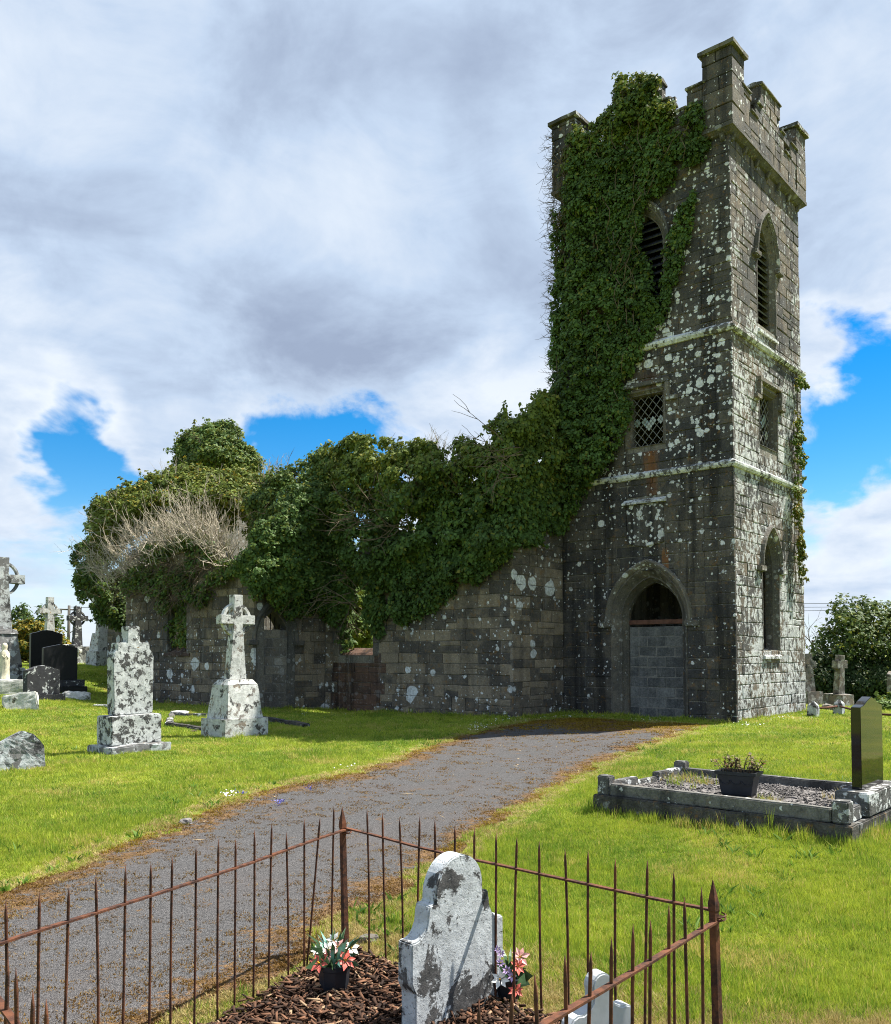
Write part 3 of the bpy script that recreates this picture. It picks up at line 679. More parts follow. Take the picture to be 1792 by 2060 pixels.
def lay_stones(parent, M3, items, ivy_polys, limit=300):
    """items: (rect, fn, material index, weight); the biggest in view become objects, the rest one joined part"""
    cand = []
    for k, (r, fn, mi, mats_, pr) in enumerate(items):
        cs = [M3 @ Vector(fn(u, z, 0.0)) for u, z in ((r[0], r[2]), (r[1], r[2]), (r[1], r[3]), (r[0], r[3]))]
        pp = [proj(c) for c in cs]; A = 0
        for i in range(4): A += pp[i][0]*pp[(i+1) % 4][1]-pp[(i+1) % 4][0]*pp[i][1]
        cx_, cy_ = sum(p[0] for p in pp)/4, sum(p[1] for p in pp)/4
        vis = 1.0
        if any(inside(q, cx_, cy_) for q in ivy_polys): vis = 0.0
        if not (0 < cx_ < 1792 and 0 < cy_ < 2060): vis = 0.0
        cand.append((abs(A)*0.5*vis, k))
    cand.sort(reverse=True); single = set(k for a, k in cand[:limit] if a > 40)
    rest = {}
    for k, (r, fn, mi, mats_, pr) in enumerate(items):
        vs, fs = stone_pts(*r, pr, fn)
        if k in single: MB().add(vs, fs).build('stone', mats_[mi], parent)
        else: rest.setdefault(mats_[mi].name, MB()).add(vs, fs)
    big = MB(); ml = []
    for i, (nm, b) in enumerate(rest.items()):
        big.add(b.v, b.f, i); ml.append(MATS[nm])
    if big.v:
        o = big.build('stone_facing', ml, parent); o['kind'] = 'stuff'

# ------------------------------------------------------------------ ivy outlines (used to know which stones are hidden, and to grow the ivy)
IVY_TOWER = [(1128, 330), (1148, 262), (1205, 245), (1250, 172), (1292, 150), (1318, 160), (1330, 205), (1385, 212), (1440, 225), (1428, 288), (1388, 343), (1335, 382), (1305, 402), (1288, 430), (1288, 505),
             (1306, 545), (1318, 605), (1332, 640), (1302, 690), (1266, 760), (1252, 780), (1272, 800), (1262, 850), (1255, 880), (1216, 950), (1190, 966), (1150, 1030), (1126, 1060), (1118, 1000), (1112, 800), (1124, 600), (1134, 450)]
IVY_STRIP = [(1336, 640), (1332, 560), (1338, 500), (1352, 452), (1368, 415), (1396, 385), (1393, 450), (1380, 500), (1360, 560), (1345, 620)]
IVY_NAVE = [(655, 905), (700, 884), (760, 880), (805, 900), (850, 892), (900, 908), (940, 882), (1000, 848), (1060, 818), (1105, 782), (1130, 830), (1215, 950), (1160, 1022), (1130, 1060), (1095, 1082), (1050, 1105), (1000, 1138),
            (965, 1168), (900, 1200), (850, 1240), (790, 1265), (752, 1288), (744, 1245), (736, 1170), (712, 1160), (700, 1215), (690, 1262), (664, 1245), (640, 1225), (640, 1000)]
IVY_FLANK = [(470, 1150), (520, 1060), (600, 980), (660, 960), (680, 1100), (690, 1255), (640, 1225), (610, 1232), (585, 1242), (560, 1215), (535, 1195), (510, 1200), (490, 1165)]
IVY_GABLE = [(245, 1165), (300, 1095), (400, 1065), (475, 1140), (455, 1165), (432, 1185), (405, 1225), (380, 1205), (340, 1210), (335, 1265), (310, 1200), (275, 1195), (250, 1200)]

# ------------------------------------------------------------------ tower
TOWER = thing('church_tower', TC, YAW, 'tall dark lichen-spotted stone bell tower with battlements and blocked pointed doorway', 'tower')
TW_ = 4.2
MT = Matrix.Translation(TC) @ Matrix.Rotation(YAW, 4, 'Z')
fA = lambda u, z, o: (-u, -o, z)                      # face with the door: u runs away from the near corner
fB = lambda u, z, o: (o, u, z)                        # face to the side of it
ZS1, ZS2, ZP = 5.55, 8.42, 12.62                      # string courses, foot of the parapet
holesA = [dict(kind='arch', u=1.98, a=0.93, z0=-0.3, zs=2.34, rise=1.20), dict(kind='rect', u=2.0, a=0.50, z0=6.22, z1=7.5),
          dict(kind='arch', u=2.0, a=0.56, z0=9.0, zs=10.75, rise=0.98), dict(kind='rect', u=2.02, a=0.46, z0=3.98, z1=4.95)]
holesB = [dict(kind='arch', u=2.03, a=0.52, z0=1.68, zs=3.55, rise=0.80), dict(kind='rect', u=2.03, a=0.56, z0=6.22, z1=7.56), dict(kind='arch', u=2.03, a=0.58, z0=8.95, zs=10.55, rise=1.0)]
core = MB().box(-TW_+0.012, -0.012, 0.012, TW_-0.012, -0.6, ZP).build('core_wall', MATS['mortar'], TOWER)
cut = [MB().box(-TW_+0.40, -0.40, 0.40, TW_-0.40, -0.7, ZP+0.3).build('c', MATS['mortar'], TOWER)]
def cutter(h, fn, d0=0.2, d1=-0.9, shrink=0.0):
    if h['kind'] == 'rect': poly = [(h['u']-h['a'], h['z0']), (h['u']+h['a'], h['z0']), (h['u']+h['a'], h['z1']), (h['u']-h['a'], h['z1'])]
    else: poly = [(h['u']+p, q) for p, q in arch_pts(h['a'], h['z0'], h['zs'], h['rise'])]
    return MB().prism(poly, fn, d0, d1).build('c', MATS['mortar'], TOWER)
for h in holesA[:3]: cut.append(cutter(h, fA))
for h in holesB: cut.append(cutter(h, fB))
boolcut(core, cut)
MB().box(-TW_+0.2, -0.2, 0.2, TW_-0.2, ZP-0.25, ZP-0.05).build('roof_deck', MATS['void'], TOWER)

tm = [MATS['tower_dark'], MATS['tower_lichen']]
items = []
fA0 = fA
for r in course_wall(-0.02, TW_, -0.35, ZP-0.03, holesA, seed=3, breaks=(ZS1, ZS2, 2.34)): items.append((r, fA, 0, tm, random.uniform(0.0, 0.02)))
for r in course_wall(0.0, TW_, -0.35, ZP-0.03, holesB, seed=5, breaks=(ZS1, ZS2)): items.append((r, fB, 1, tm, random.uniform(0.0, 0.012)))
# parapet: thin walls standing a hand proud of the shaft, stepped merlons, square corner turrets
PO = 0.13
def par_top(u):
    if u < 0.50 or u > TW_-0.50: return 13.2
    if u < 0.86 or u > TW_-0.86: return 13.80
    if 1.55 <= u <= 2.65: return 14.36
    if 1.30 <= u < 1.55 or 2.65 < u <= 2.9: return 13.80
    return 13.42
segs = [(0.45, 0.86), (0.86, 1.30), (1.30, 1.55), (1.55, 2.65), (2.65, 2.9), (2.9, TW_-0.86), (TW_-0.86, TW_-0.45)]
for fn in (fA, fB, lambda u, z, o: (-u, TW_+o, z), lambda u, z, o: (-TW_-o, u, z)):
    bp = MB()
    for a, b in segs:
        t = par_top((a+b)/2)
        vs = [fn(u, z, o) for z in (ZP+0.14, t) for u, o in ((a, PO-0.014), (b, PO-0.014), (b, PO-0.38), (a, PO-0.38))]
        bp.add(vs, [(0, 3, 2, 1), (4, 5, 6, 7), (0, 1, 5, 4), (1, 2, 6, 5), (2, 3, 7, 6), (3, 0, 4, 7)])
    bp.build('parapet_wall', tm[0], TOWER)
for fn, mi in ((fA, 0), (fB, 1)):
    for r in course_wall(0.50, TW_-0.50, ZP+0.15, 14.36, [], 0.22, 0.30, 0.25, 0.55, False, False, seed=9+mi, top=par_top, breaks=(13.42, 13.80)):
        t = par_top((r[0]+r[1])/2)
        items.append(((r[0], r[1], r[2], min(r[3], t-0.004)), (lambda f: lambda u, z, o: f(u, z, o+PO))(fn), mi, tm, random.uniform(0, 0.02)))
lay_stones(TOWER, MT, items, [IVY_TOWER, IVY_STRIP])
# coping slabs on the merlons
for fi, fn in enumerate((fA, fB, lambda u, z, o: (-u, TW_+o, z), lambda u, z, o: (-TW_-o, u, z))):
    for a, b in segs:
        t = par_top((a+b)/2); e = 0.05
        o0, o1 = PO+e, PO-0.38-e
        poly = [(o0, t), (o0, t+0.05), ((o0+o1)/2, t+0.12), (o1, t+0.05), (o1, t)]
        lo, hi = (a-(0.04 if t > par_top(a-0.05) else -0.004), b+(0.04 if t > par_top(b+0.05) else -0.004))
        c = MB().prism(poly, lambda p, q, u, f=fn: f(u, q, p), lo, hi).build('coping_slab', MATS['coping_stone'], TOWER, bevel=0.012)
        roughen(c, 1, 0.012, 4)
# corner turrets
for cx_, cy_ in ((0, 0), (-TW_, 0), (0, TW_), (-TW_, TW_)):
    sx, sy = (-1 if cx_ == 0 else 1), (1 if cy_ == 0 else -1)
    xa, xb = cx_-sx*(PO+0.02), cx_+sx*0.50; ya, yb = cy_-sy*(PO+0.02), cy_+sy*0.50
    x0, x1 = min(xa, xb), max(xa, xb); y0, y1 = min(ya, yb), max(ya, yb)
    tb = MB(); z = ZP+0.145; k = 0
    while z < 14.36:
        h = min(random.uniform(0.26, 0.40), 14.38-z); d = random.uniform(0, 0.012)
        if k % 2: tb.box(x0-d, x1+d, y0-d, y1+d, z, z+h-0.012, jit=0.006)
        else:
            s = random.uniform(0.4, 0.6); tb.box(x0-d, x0+(x1-x0)*s-0.005, y0-d, y1+d, z, z+h-0.012, jit=0.006); tb.box(x0+(x1-x0)*s+0.005, x1+d, y0-d, y1+d, z, z+h-0.012, jit=0.006)
        z += h; k += 1
    tb.box(x0+0.03, x1-0.03, y0+0.03, y1-0.03, ZP+0.146, 14.37)
    near = cx_ == 0
    t = tb.build('corner_turret', MATS['tower_lichen'] if (cx_ == 0 and cy_ != 0) else MATS['tower_dark'], TOWER, bevel=0.01)
    e = 0.075
    cp = MB().box(x0-e, x1+e, y0-e, y1+e, 14.38, 14.46)
    mx_, my_ = (x0+x1)/2, (y0+y1)/2
    cp.add([(x0-e, y0-e, 14.462), (x1+e, y0-e, 14.462), (x1+e, y1+e, 14.462), (x0-e, y1+e, 14.462), (mx_, my_, 14.60)], [(0, 1, 4), (1, 2, 4), (2, 3, 4), (3, 0, 4), (3, 2, 1, 0)])
    roughen(cp.build('turret_cap', MATS['coping_stone'], t), 2, 0.012, 4)
# moulded bands: profile (offset, z) swept round the shaft
def band(name, prof, mat, mn=-TW_, mx=0.0):
    rows = []
    for o, z in prof: rows.append([(o, -o, z), (o, TW_+o, z), (-TW_-o, TW_+o, z), (-TW_-o, -o, z)])
    b = MB().loft(rows, closed=True).build(name, mat, TOWER)
    return roughen(b, 4, 0.010, 5)
band('string_course', [(-0.02, ZS1-0.06), (0.05, ZS1-0.05), (0.085, ZS1), (0.09, ZS1+0.05), (-0.02, ZS1+0.13)], MATS['string_stone'])
band('string_course', [(-0.02, ZS2-0.06), (0.055, ZS2-0.05), (0.10, ZS2+0.01), (0.10, ZS2+0.06), (-0.02, ZS2+0.16)], MATS['string_stone'])
band('parapet_string', [(-0.02, ZP-0.06), (0.06, ZP-0.03), (0.14, ZP+0.04), (0.165, ZP+0.05), (0.165, ZP+0.13), (0.10, ZP+0.145)], MATS['dressed'])
for k in range(7):
    u = 0.12+k*0.66
    for fn in (fA, fB):
        poly = [(0.0, ZP-0.02), (0.0, ZP-0.17), (0.05, ZP-0.15), (0.11, ZP-0.02)]
        MB().prism(poly, lambda p, q, t, f=fn: f(t, q, p), u-0.05, u+0.05).build('corbel', MATS['dressed'], TOWER, bevel=0.01)

def arch_loft(prof, h, fn, mat, name, z0=None, parent=TOWER, n=10):
    """prof: (extra half width, offset) pairs swept along the arch outline of h"""
    rows = []
    for e, o in prof:
        ap = arch_pts(h['a']+e, h['z0'] if z0 is None else z0, h['zs'], h['rise']*(h['a']+e)/h['a'], n)
        rows.append([fn(h['u']+p, q, o) for p, q in ap])
    return MB().loft(rows).build(name, mat, parent, smooth=False)
def hood(h, fn, mat, name='hood_mould', w=0.11, proud=0.10, parent=TOWER):
    zs = h['zs']
    q = dict(h); q['z0'] = zs-0.02
    o = arch_loft([(0.0, -0.02), (0.0, 0.025), (0.03, 0.06), (w-0.03, proud), (w, proud-0.01), (w+0.02, -0.02)], q, fn, mat, name, z0=zs-0.02, parent=parent)
    roughen(o, 1, 0.008, 6)
    for s in (-1, 1):
        a = h['a']+w*0.5
        b = MB(); u = h['u']+s*(a+0.07)
        vs = [fn(u+p, z, oo) for z in (zs-0.15, zs-0.02) for p, oo in ((-0.16, -0.02), (0.16, -0.02), (0.16, 0.11), (-0.16, 0.11))]
        b.add(vs, [(0, 3, 2, 1), (4, 5, 6, 7), (0, 1, 5, 4), (1, 2, 6, 5), (2, 3, 7, 6), (3, 0, 4, 7)])
        roughen(b.build('label_stop', mat, parent, bevel=0.02), 1, 0.008, 8)
# ---- door
hd = holesA[0]
roughen(arch_loft([(0.0, -0.03), (0.0, 0.012), (-0.03, 0.012), (-0.07, -0.04), (-0.16, -0.16), (-0.185, -0.16), (-0.20, -0.22), (-0.255, -0.34), (-0.265, -0.34), (-0.265, -0.45)], hd, fA, MATS['dressed'], 'door_surround'), 1, 0.006, 5)
hood(hd, fA, MATS['hood_stone'])
bk = dict(hd)
z = -0.3
b0 = thing  # noqa
row = 0
blocked = MB()
while z < 2.20:
    edges = [-0.665, -0.45, -0.005, 0.44, 0.665] if row % 2 == 0 else [-0.665, -0.225, 0.22, 0.665]
    for a, b in zip(edges[:-1], edges[1:]):
        vs, fs = stone_pts(1.98+a+0.010, 1.98+b-0.010, z+0.011, z+0.217, -0.385+random.uniform(-0.004, 0.006), fA, -0.58, 0.005)
        MB().add(vs, fs).build('concrete_block', MATS['concrete_block'], TOWER)
    z += 0.228; row += 1
ztop = z
MB().prism([(1.32, -0.4), (2.64, -0.4), (2.64, ztop-0.01), (1.32, ztop-0.01)], fA, -0.391, -0.57).build('mortar_bed', MATS['mortar_light'], TOWER)
MB().prism([(1.315, ztop+0.05), (2.645, ztop+0.05), (2.645, ztop+0.15), (1.315, ztop+0.15)], fA, -0.37, -0.50).build('timber_beam', MATS['beam'], TOWER, bevel=0.006)
# ---- belfry lights with louvre boards
def lancet(h, fn, louvre=True, mat='dressed'):
    roughen(arch_loft([(0.0, -0.03), (0.0, 0.010), (-0.03, 0.010), (-0.05, -0.02), (-0.12, -0.10), (-0.14, -0.10), (-0.15, -0.20), (-0.15, -0.27)], h, fn, MATS[mat], 'window_surround'), 1, 0.006, 5)
    hood(h, fn, MATS['hood_stone'], w=0.08, proud=0.09)
    a = h['a']-0.15
    sill = MB().prism([(0.06, h['z0']-0.20), (0.06, h['z0']-0.14), (-0.26, h['z0']+0.03), (-0.26, h['z0']-0.20)], lambda p, q, t: fn(t, q, p), h['u']-h['a']+0.02, h['u']+h['a']-0.02).build('window_sill', MATS['string_stone'], TOWER)
    roughen(sill, 3, 0.008, 6)
    if louvre:
        z = h['z0']+0.08
        while z < h['zs']+h['rise']*0.80:
            s = hole_span(dict(h, a=h['a']-0.14), z, z+0.1)
            if s:
                poly = [(-0.13, z), (-0.115, z+0.025), (-0.30, z+0.17), (-0.32, z+0.145)]
                MB().prism(poly, lambda p, q, t: fn(t, q, p), s[0]-0.01, s[1]+0.01).build('louvre_board', MATS['louvre'], TOWER)
            z += 0.17
        MB().prism([(h['u']-h['a'], h['z0']), (h['u']+h['a'], h['z0']), (h['u']+h['a'], h['zs']+h['rise']), (h['u']-h['a'], h['zs']+h['rise'])], fn, -0.50, -0.53).build('dark_backing', MATS['void'], TOWER)  # near-black sheet standing in for the unlit belfry behind the louvres
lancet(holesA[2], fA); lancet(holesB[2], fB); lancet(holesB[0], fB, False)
# ---- square lattice windows under label moulds
def label_window(h, fn, panes):
    u, a, z0, z1 = h['u'], h['a'], h['z0'], h['z1']
    fr = MB()
    prof = [(0.0, -0.03), (0.0, 0.012), (0.03, 0.012), (0.08, -0.06), (0.10, -0.06), (0.115, -0.16), (0.115, -0.27)]
    rows = [[fn(u-a+e, z0+e*0.3, o), fn(u+a-e, z0+e*0.3, o), fn(u+a-e, z1-e, o), fn(u-a+e, z1-e, o)] for e, o in prof]
    roughen(fr.loft(rows, closed=True).build('window_surround', MATS['dressed'], TOWER), 2, 0.005, 6)
    m = MB()
    def bar(ua, ub, za, zb, oo=0.10):
        vs = [fn(x_, z_, o_) for x_, z_ in ((ua, za), (ub, za), (ub, zb), (ua, zb)) for o_ in (-0.02,)]+[fn(x_, z_, oo) for x_, z_ in ((ua, za), (ub, za), (ub, zb), (ua, zb))]
        m.add(vs, [(3, 2, 1, 0), (4, 5, 6, 7), (0, 1, 5, 4), (1, 2, 6, 5), (2, 3, 7, 6), (3, 0, 4, 7)])
    bar(u-a-0.12, u+a+0.12, z1+0.06, z1+0.16); bar(u-a-0.12, u-a-0.02, z1-0.26, z1+0.058); bar(u+a+0.02, u+a+0.12, z1-0.26, z1+0.058)
    bar(u-a-0.30, u-a-0.022, z1-0.36, z1-0.262); bar(u+a+0.022, u+a+0.30, z1-0.36, z1-0.262)
    roughen(m.build('label_mould', MATS['hood_stone'], TOWER, bevel=0.012), 1, 0.007, 6)
    la = a-0.115; zb, zt = z0+0.03, z1-0.115; n = 4
    sx, sz = 2*la/n, (zt-zb)/5.0
    lat = MB(); od = -0.17
    for k in range(-12, 14):
        for sg in (1, -1):
            pts = []
            for t in np.linspace(0, 1, 41):
                zc = zb+(zt-zb)*t; uc = u-la+sx*(k+sg*(zc-zb)/sz)
                if u-la <= uc <= u+la: pts.append((uc, zc))
            if len(pts) > 1: lat.tube([fn(pts[0][0], pts[0][1], od), fn(pts[-1][0], pts[-1][1], od+0.006*sg)], 0.0085, 4)
    lt = lat.build('lattice', MATS['lead'], TOWER)
    for (i, j) in panes:
        uc, zc = u-la+sx*(i/2.0), zb+sz*(j/2.0)
        q = [(uc-sx/2+0.01, zc), (uc, zc-sz/2+0.01), (uc+sx/2-0.01, zc), (uc, zc+sz/2-0.01)]
        MB().prism(q, fn, od-0.004, od-0.012).build('pane', MATS['old_glass'], lt)
label_window(holesA[1], fA, [(1, 5), (3, 5), (4, 4), (5, 5), (7, 5)])
label_window(holesB[1], fB, [(1, 3), (1, 5), (2, 6), (3, 5), (1, 7), (2, 2), (5, 5), (6, 6), (7, 3)])
# ---- worn plaque over the door
pq = [(1.57, 4.05), (2.02, 3.96), (2.46, 4.05), (2.46, 4.92), (1.57, 4.92)]
roughen(MB().prism(pq, fA, -0.05, 0.05).build('plaque', MATS['plaque_stone'], TOWER, bevel=0.012), 2, 0.006, 5)
roughen(MB().prism([(0.0, 4.93), (0.13, 4.93), (0.13, 4.97), (0.0, 5.05)], lambda p, q, t: fA(t, q, p), 1.50, 2.54).build('plaque_cornice', MATS['string_stone'], TOWER), 2, 0.01, 6)
# dark hall behind the doorway
MB().box(-3.3, -0.8, 0.9, 3.4, -0.1, -0.05).build('tower_floor', MATS['void'], TOWER)

# ------------------------------------------------------------------ roofless nave and transept
NX0, NX1, NY0, NY1 = -4.2, -21.7, -2.0, 6.2           # in the tower's frame
PX0, PX1, PY = -10.38, -16.38, -4.34                  # transept
NAVE = thing('ruined_nave', TC, YAW, 'roofless ruined stone nave smothered in ivy with blocked door and empty windows', 'church')
nm = [MATS['nave_stone'], MATS['brick_sill']]
wm = MB()
T_ = 0.36
fS = lambda u, z, o: (NX0-u, NY0-o, z)                # nave side wall, u away from the tower
fW = lambda u, z, o: (NX0+o, NY0+u, z)                # nave end wall, u from the outer corner towards the tower
fF = lambda u, z, o: (PX0+o, PY+u, z)                 # transept flank with the blocked door
fG = lambda u, z, o: (PX0-u, PY-o, z)                 # transept gable face
hS = [dict(kind='rect', u=(-NX0+NX0) + 5.0, a=0.66, z0=1.55, z1=3.5)]
hF = [dict(kind='arch', u=0.69, a=0.62, z0=-0.3, zs=1.95, rise=0.95)]
hG = [dict(kind='rect', u=3.33, a=0.50, z0=1.62, z1=3.02)]
def wall(name, fn, u0, u1, z1, holes, z0=-0.6, topfn=None, depth=T_):
    poly = [(u0, z0), (u1, z0)]
    if topfn:
        for k in range(24, -1, -1): u = u0+(u1-u0)*k/24; poly.append((u, topfn(u)))
    else: poly += [(u1, z1), (u0, z1)]
    o = MB().prism(poly, fn, -0.013, -depth).build(name, MATS['mortar'], NAVE)
    cs = []
    for h in holes:
        if h['kind'] == 'rect': pl = [(h['u']-h['a'], h['z0']), (h['u']+h['a'], h['z0']), (h['u']+h['a'], h['z1']), (h['u']-h['a'], h['z1'])]
        else: pl = [(h['u']+p, q) for p, q in arch_pts(h['a'], h['z0'], h['zs'], h['rise'])]
        cs.append(MB().prism(pl, fn, 0.2, -depth-0.2).build('c', MATS['mortar'], NAVE))
    if cs: boolcut(o, cs)
    return o
topS = lambda u: 4.3+0.25*math.sin(u*2.1)+0.15*math.sin(u*5.3+1)
topG = lambda u: 3.45+(1.75-abs(u-3.0)*0.62 if abs(u-3) < 2.85 else 0)+0.1*math.sin(u*4)
topWn = lambda u: min(4.3+u*0.95, 8.3-abs(u-4.1)*0.3) if u < 4.1 else max(4.3, 8.3-(u-4.1)*0.95)
wall('side_wall', fS, 0.03, 6.18, 4.3, hS, topfn=topS)
wall('side_wall', fS, 12.18, 17.5, 4.3, [], topfn=topS)
wall('end_wall', fW, 0.03+0.6, 8.17, 8, [], topfn=topWn)
wall('end_wall', fW, 0.03, 0.625, 8, [], topfn=topWn)
wall('transept_flank', fF, 0.03, 2.9, 3.5, hF)
wall('transept_gable', fG, 0.03, 5.97, 5, hG, topfn=topG)
wall('transept_flank', lambda u, z, o: (PX1-o, PY+u, z), 0.65, 2.9, 3.5, [])
wall('rear_wall', lambda u, z, o: (NX0-u, NY1+o, z), 0.0, 17.5, 4.3, [], topfn=topS)
wall('east_gable', lambda u, z, o: (NX1-o, NY0+u, z), 0.0, 8.2, 8, [], topfn=lambda u: 4.3+4.2*(1-abs(u-4.1)/4.1))
items = []
for r in course_wall(0.0, 6.16, -0.4, 4.5, hS, 0.19, 0.31, 0.28, 0.72, True, False, seed=21, top=topS): 
    mi = 1 if (4.2 < (r[0]+r[1])/2 < 5.8 and r[3] < 1.66) else 0
    items.append((r, fS, mi, nm, random.uniform(0.0, 0.016)))
for r in course_wall(-0.02, 2.0, -0.4, 6.0, [], 0.19, 0.31, 0.28, 0.72, True, False, seed=23, top=topWn): items.append((r, fW, 0, nm, random.uniform(0.0, 0.014)))
for r in course_wall(0.0, 2.34, -0.4, 3.5, hF, 0.22, 0.36, 0.28, 0.62, True, False, seed=25): items.append((r, fF, 0, nm, random.uniform(0.0, 0.014)))
for r in course_wall(-0.02, 5.98, -0.4, 5.2, hG, 0.17, 0.34, 0.24, 0.58, True, True, seed=27, top=topG): items.append((r, fG, 0, nm, random.uniform(0.0, 0.016)))
for r in course_wall(12.2, 17.5, -0.4, 4.5, [], 0.2, 0.34, 0.3, 0.7, False, True, seed=29, top=topS): items.append((r, fS, 0, nm, random.uniform(0.0, 0.014)))
lay_stones(NAVE, MT, items, [IVY_NAVE, IVY_FLANK, IVY_GABLE])
# window in the side wall: dressed jambs, sloping sill over brickwork
h = hS[0]
for s in (-1, 1):
    b = MB()
    for k in range(6):
        z = h['z0']-0.02+k*0.34
        w = 0.24 if k % 2 else 0.17
        ua, ub = (h['u']+s*(h['a']-0.03), h['u']+s*(h['a']+w)); ua, ub = min(ua, ub), max(ua, ub)
        vs, fs = stone_pts(ua, ub, z+0.005, z+0.335, 0.02, fS, -0.345, 0.012); b.add(vs, fs)
    b.build('window_jamb', MATS['dressed'], NAVE)
roughen(MB().prism([(-0.10, 1.40), (-0.10, 1.56), (-0.16, 1.62), (-0.37, 1.74), (-0.37, 1.40)], lambda p, q, t: fS(t, q, p), h['u']-0.66, h['u']+0.66).build('window_sill', MATS['brick_sill'], NAVE), 2, 0.012, 6)
b = MB().prism([(h['u']-0.9, 3.5), (h['u']+0.9, 3.5), (h['u']+0.9, 3.78), (h['u']-0.9, 3.78)], fS, 0.015, -0.5).build('lintel', MATS['dressed'], NAVE, bevel=0.015)
# transept window
h = hG[0]
for s in (-1, 1):
    b = MB()
    for k in range(4):
        z = h['z0']+k*0.35; w = 0.30 if k % 2 else 0.20
        ua, ub = (h['u']+s*(h['a']-0.04), h['u']+s*(h['a']+w)); ua, ub = min(ua, ub), max(ua, ub)
        vs, fs = stone_pts(ua, ub, z+0.005, z+0.345, 0.022, fG, -0.345, 0.012); b.add(vs, fs)
    b.build('window_jamb', MATS['dressed'], NAVE)
roughen(MB().prism([(0.03, 1.52), (0.03, 1.60), (-0.37, 1.78), (-0.37, 1.52)], lambda p, q, t: fG(t, q, p), h['u']-0.62, h['u']+0.62).build('window_sill', MATS['brick_sill'], NAVE), 2, 0.012, 6)
MB().prism([(h['u']-0.72, 3.02), (h['u']+0.72, 3.02), (h['u']+0.72, 3.24), (h['u']-0.72, 3.24)], fG, 0.02, -0.5).build('lintel', MATS['brick_sill'], NAVE, bevel=0.015)
MB().prism([(h['u']-0.85, 3.30), (h['u']+0.85, 3.30), (h['u']+0.85, 3.37), (h['u']-0.85, 3.37)], fG, 0.09, -0.1).build('label_mould', MATS['hood_stone'], NAVE, bevel=0.012)
# blocked door in the flank
h = hF[0]
roughen(arch_loft([(0.0, -0.03), (0.0, 0.012), (-0.03, 0.012), (-0.09, -0.08), (-0.15, -0.10), (-0.16, -0.30), (-0.16, -0.55)], h, fF, MATS['dressed'], 'door_surround', parent=NAVE), 1, 0.006, 5)
hood(h, fF, MATS['dressed'], w=0.08, proud=0.08, parent=NAVE)
z = -0.3; row = 0
while z < 2.2:
    ed = [0.23, 0.69, 1.15] if row % 2 else [0.23, 0.46, 0.92, 1.15]
    for a, b in zip(ed[:-1], ed[1:]):
        vs, fs = stone_pts(a+0.008, b-0.008, z+0.009, z+0.219, -0.11+random.uniform(-0.004, 0.006), fF, -0.3, 0.006)
        MB().add(vs, fs).build('concrete_block', MATS['infill_block'], NAVE)
    z += 0.228; row += 1
MB().prism([(0.23, -0.4), (1.15, -0.4), (1.15, z-0.01), (0.23, z-0.01)], fF, -0.118, -0.33).build('mortar_bed', MATS['mortar_light'], NAVE)
# iron bars in the door head
for k in range(6):
    u = 0.34+k*0.14; MB().tube([fF(u, z, -0.3), fF(u, 2.75, -0.3)], 0.012, 5).build('iron_bar', MATS['void'], NAVE)
# chimney stack on the far gable
ch = MB().box(NX1-0.15, NX1+0.75, 1.6, 2.6, 7.6, 9.9).build('chimney', MATS['nave_stone'], NAVE, bevel=0.02)
MB().lathe([(0.17, 9.9), (0.19, 10.3), (0.21, 10.32), (0.20, 10.4)], 12, (NX1+0.3, 2.1)).build('chimney_pot', MATS['brick_sill'], ch)

# ------------------------------------------------------------------ iron railing round the near grave
FP = {'back': Vector((-0.54, 4.87)), 'side': Vector((1.0, 3.29)), 'near': Vector((-0.43, 1.49)), 'left': Vector((-1.515, 2.825))}
RAIL = thing('grave_railing', (-0.4, 3.1, 0), 0, 'rusty low iron railing with spiked bars round the bark-covered grave', 'railing')
RAIL_Z = 0.645
def W2L(p, o): return Vector(p)-Vector(o.location)
def bar_mesh(h, lean, bend, rad, tipz):
    b = MB(); n = 6; pts = []
    for k in range(n+1):
        t = k/n; pts.append((lean[0]*t+bend[0]*math.sin(math.pi*t), lean[1]*t+bend[1]*math.sin(math.pi*t), h*t))
    top = Vector(pts[-1]); dr = (top-Vector(pts[-2])).normalized()
    pts2 = pts+[tuple(top+dr*0.004), tuple(top+dr*tipz*0.5), tuple(top+dr*tipz)]
    b.tube(pts2, [rad]*(n+1)+[rad*1.08, rad*0.85, rad*0.1], 6)
    return b
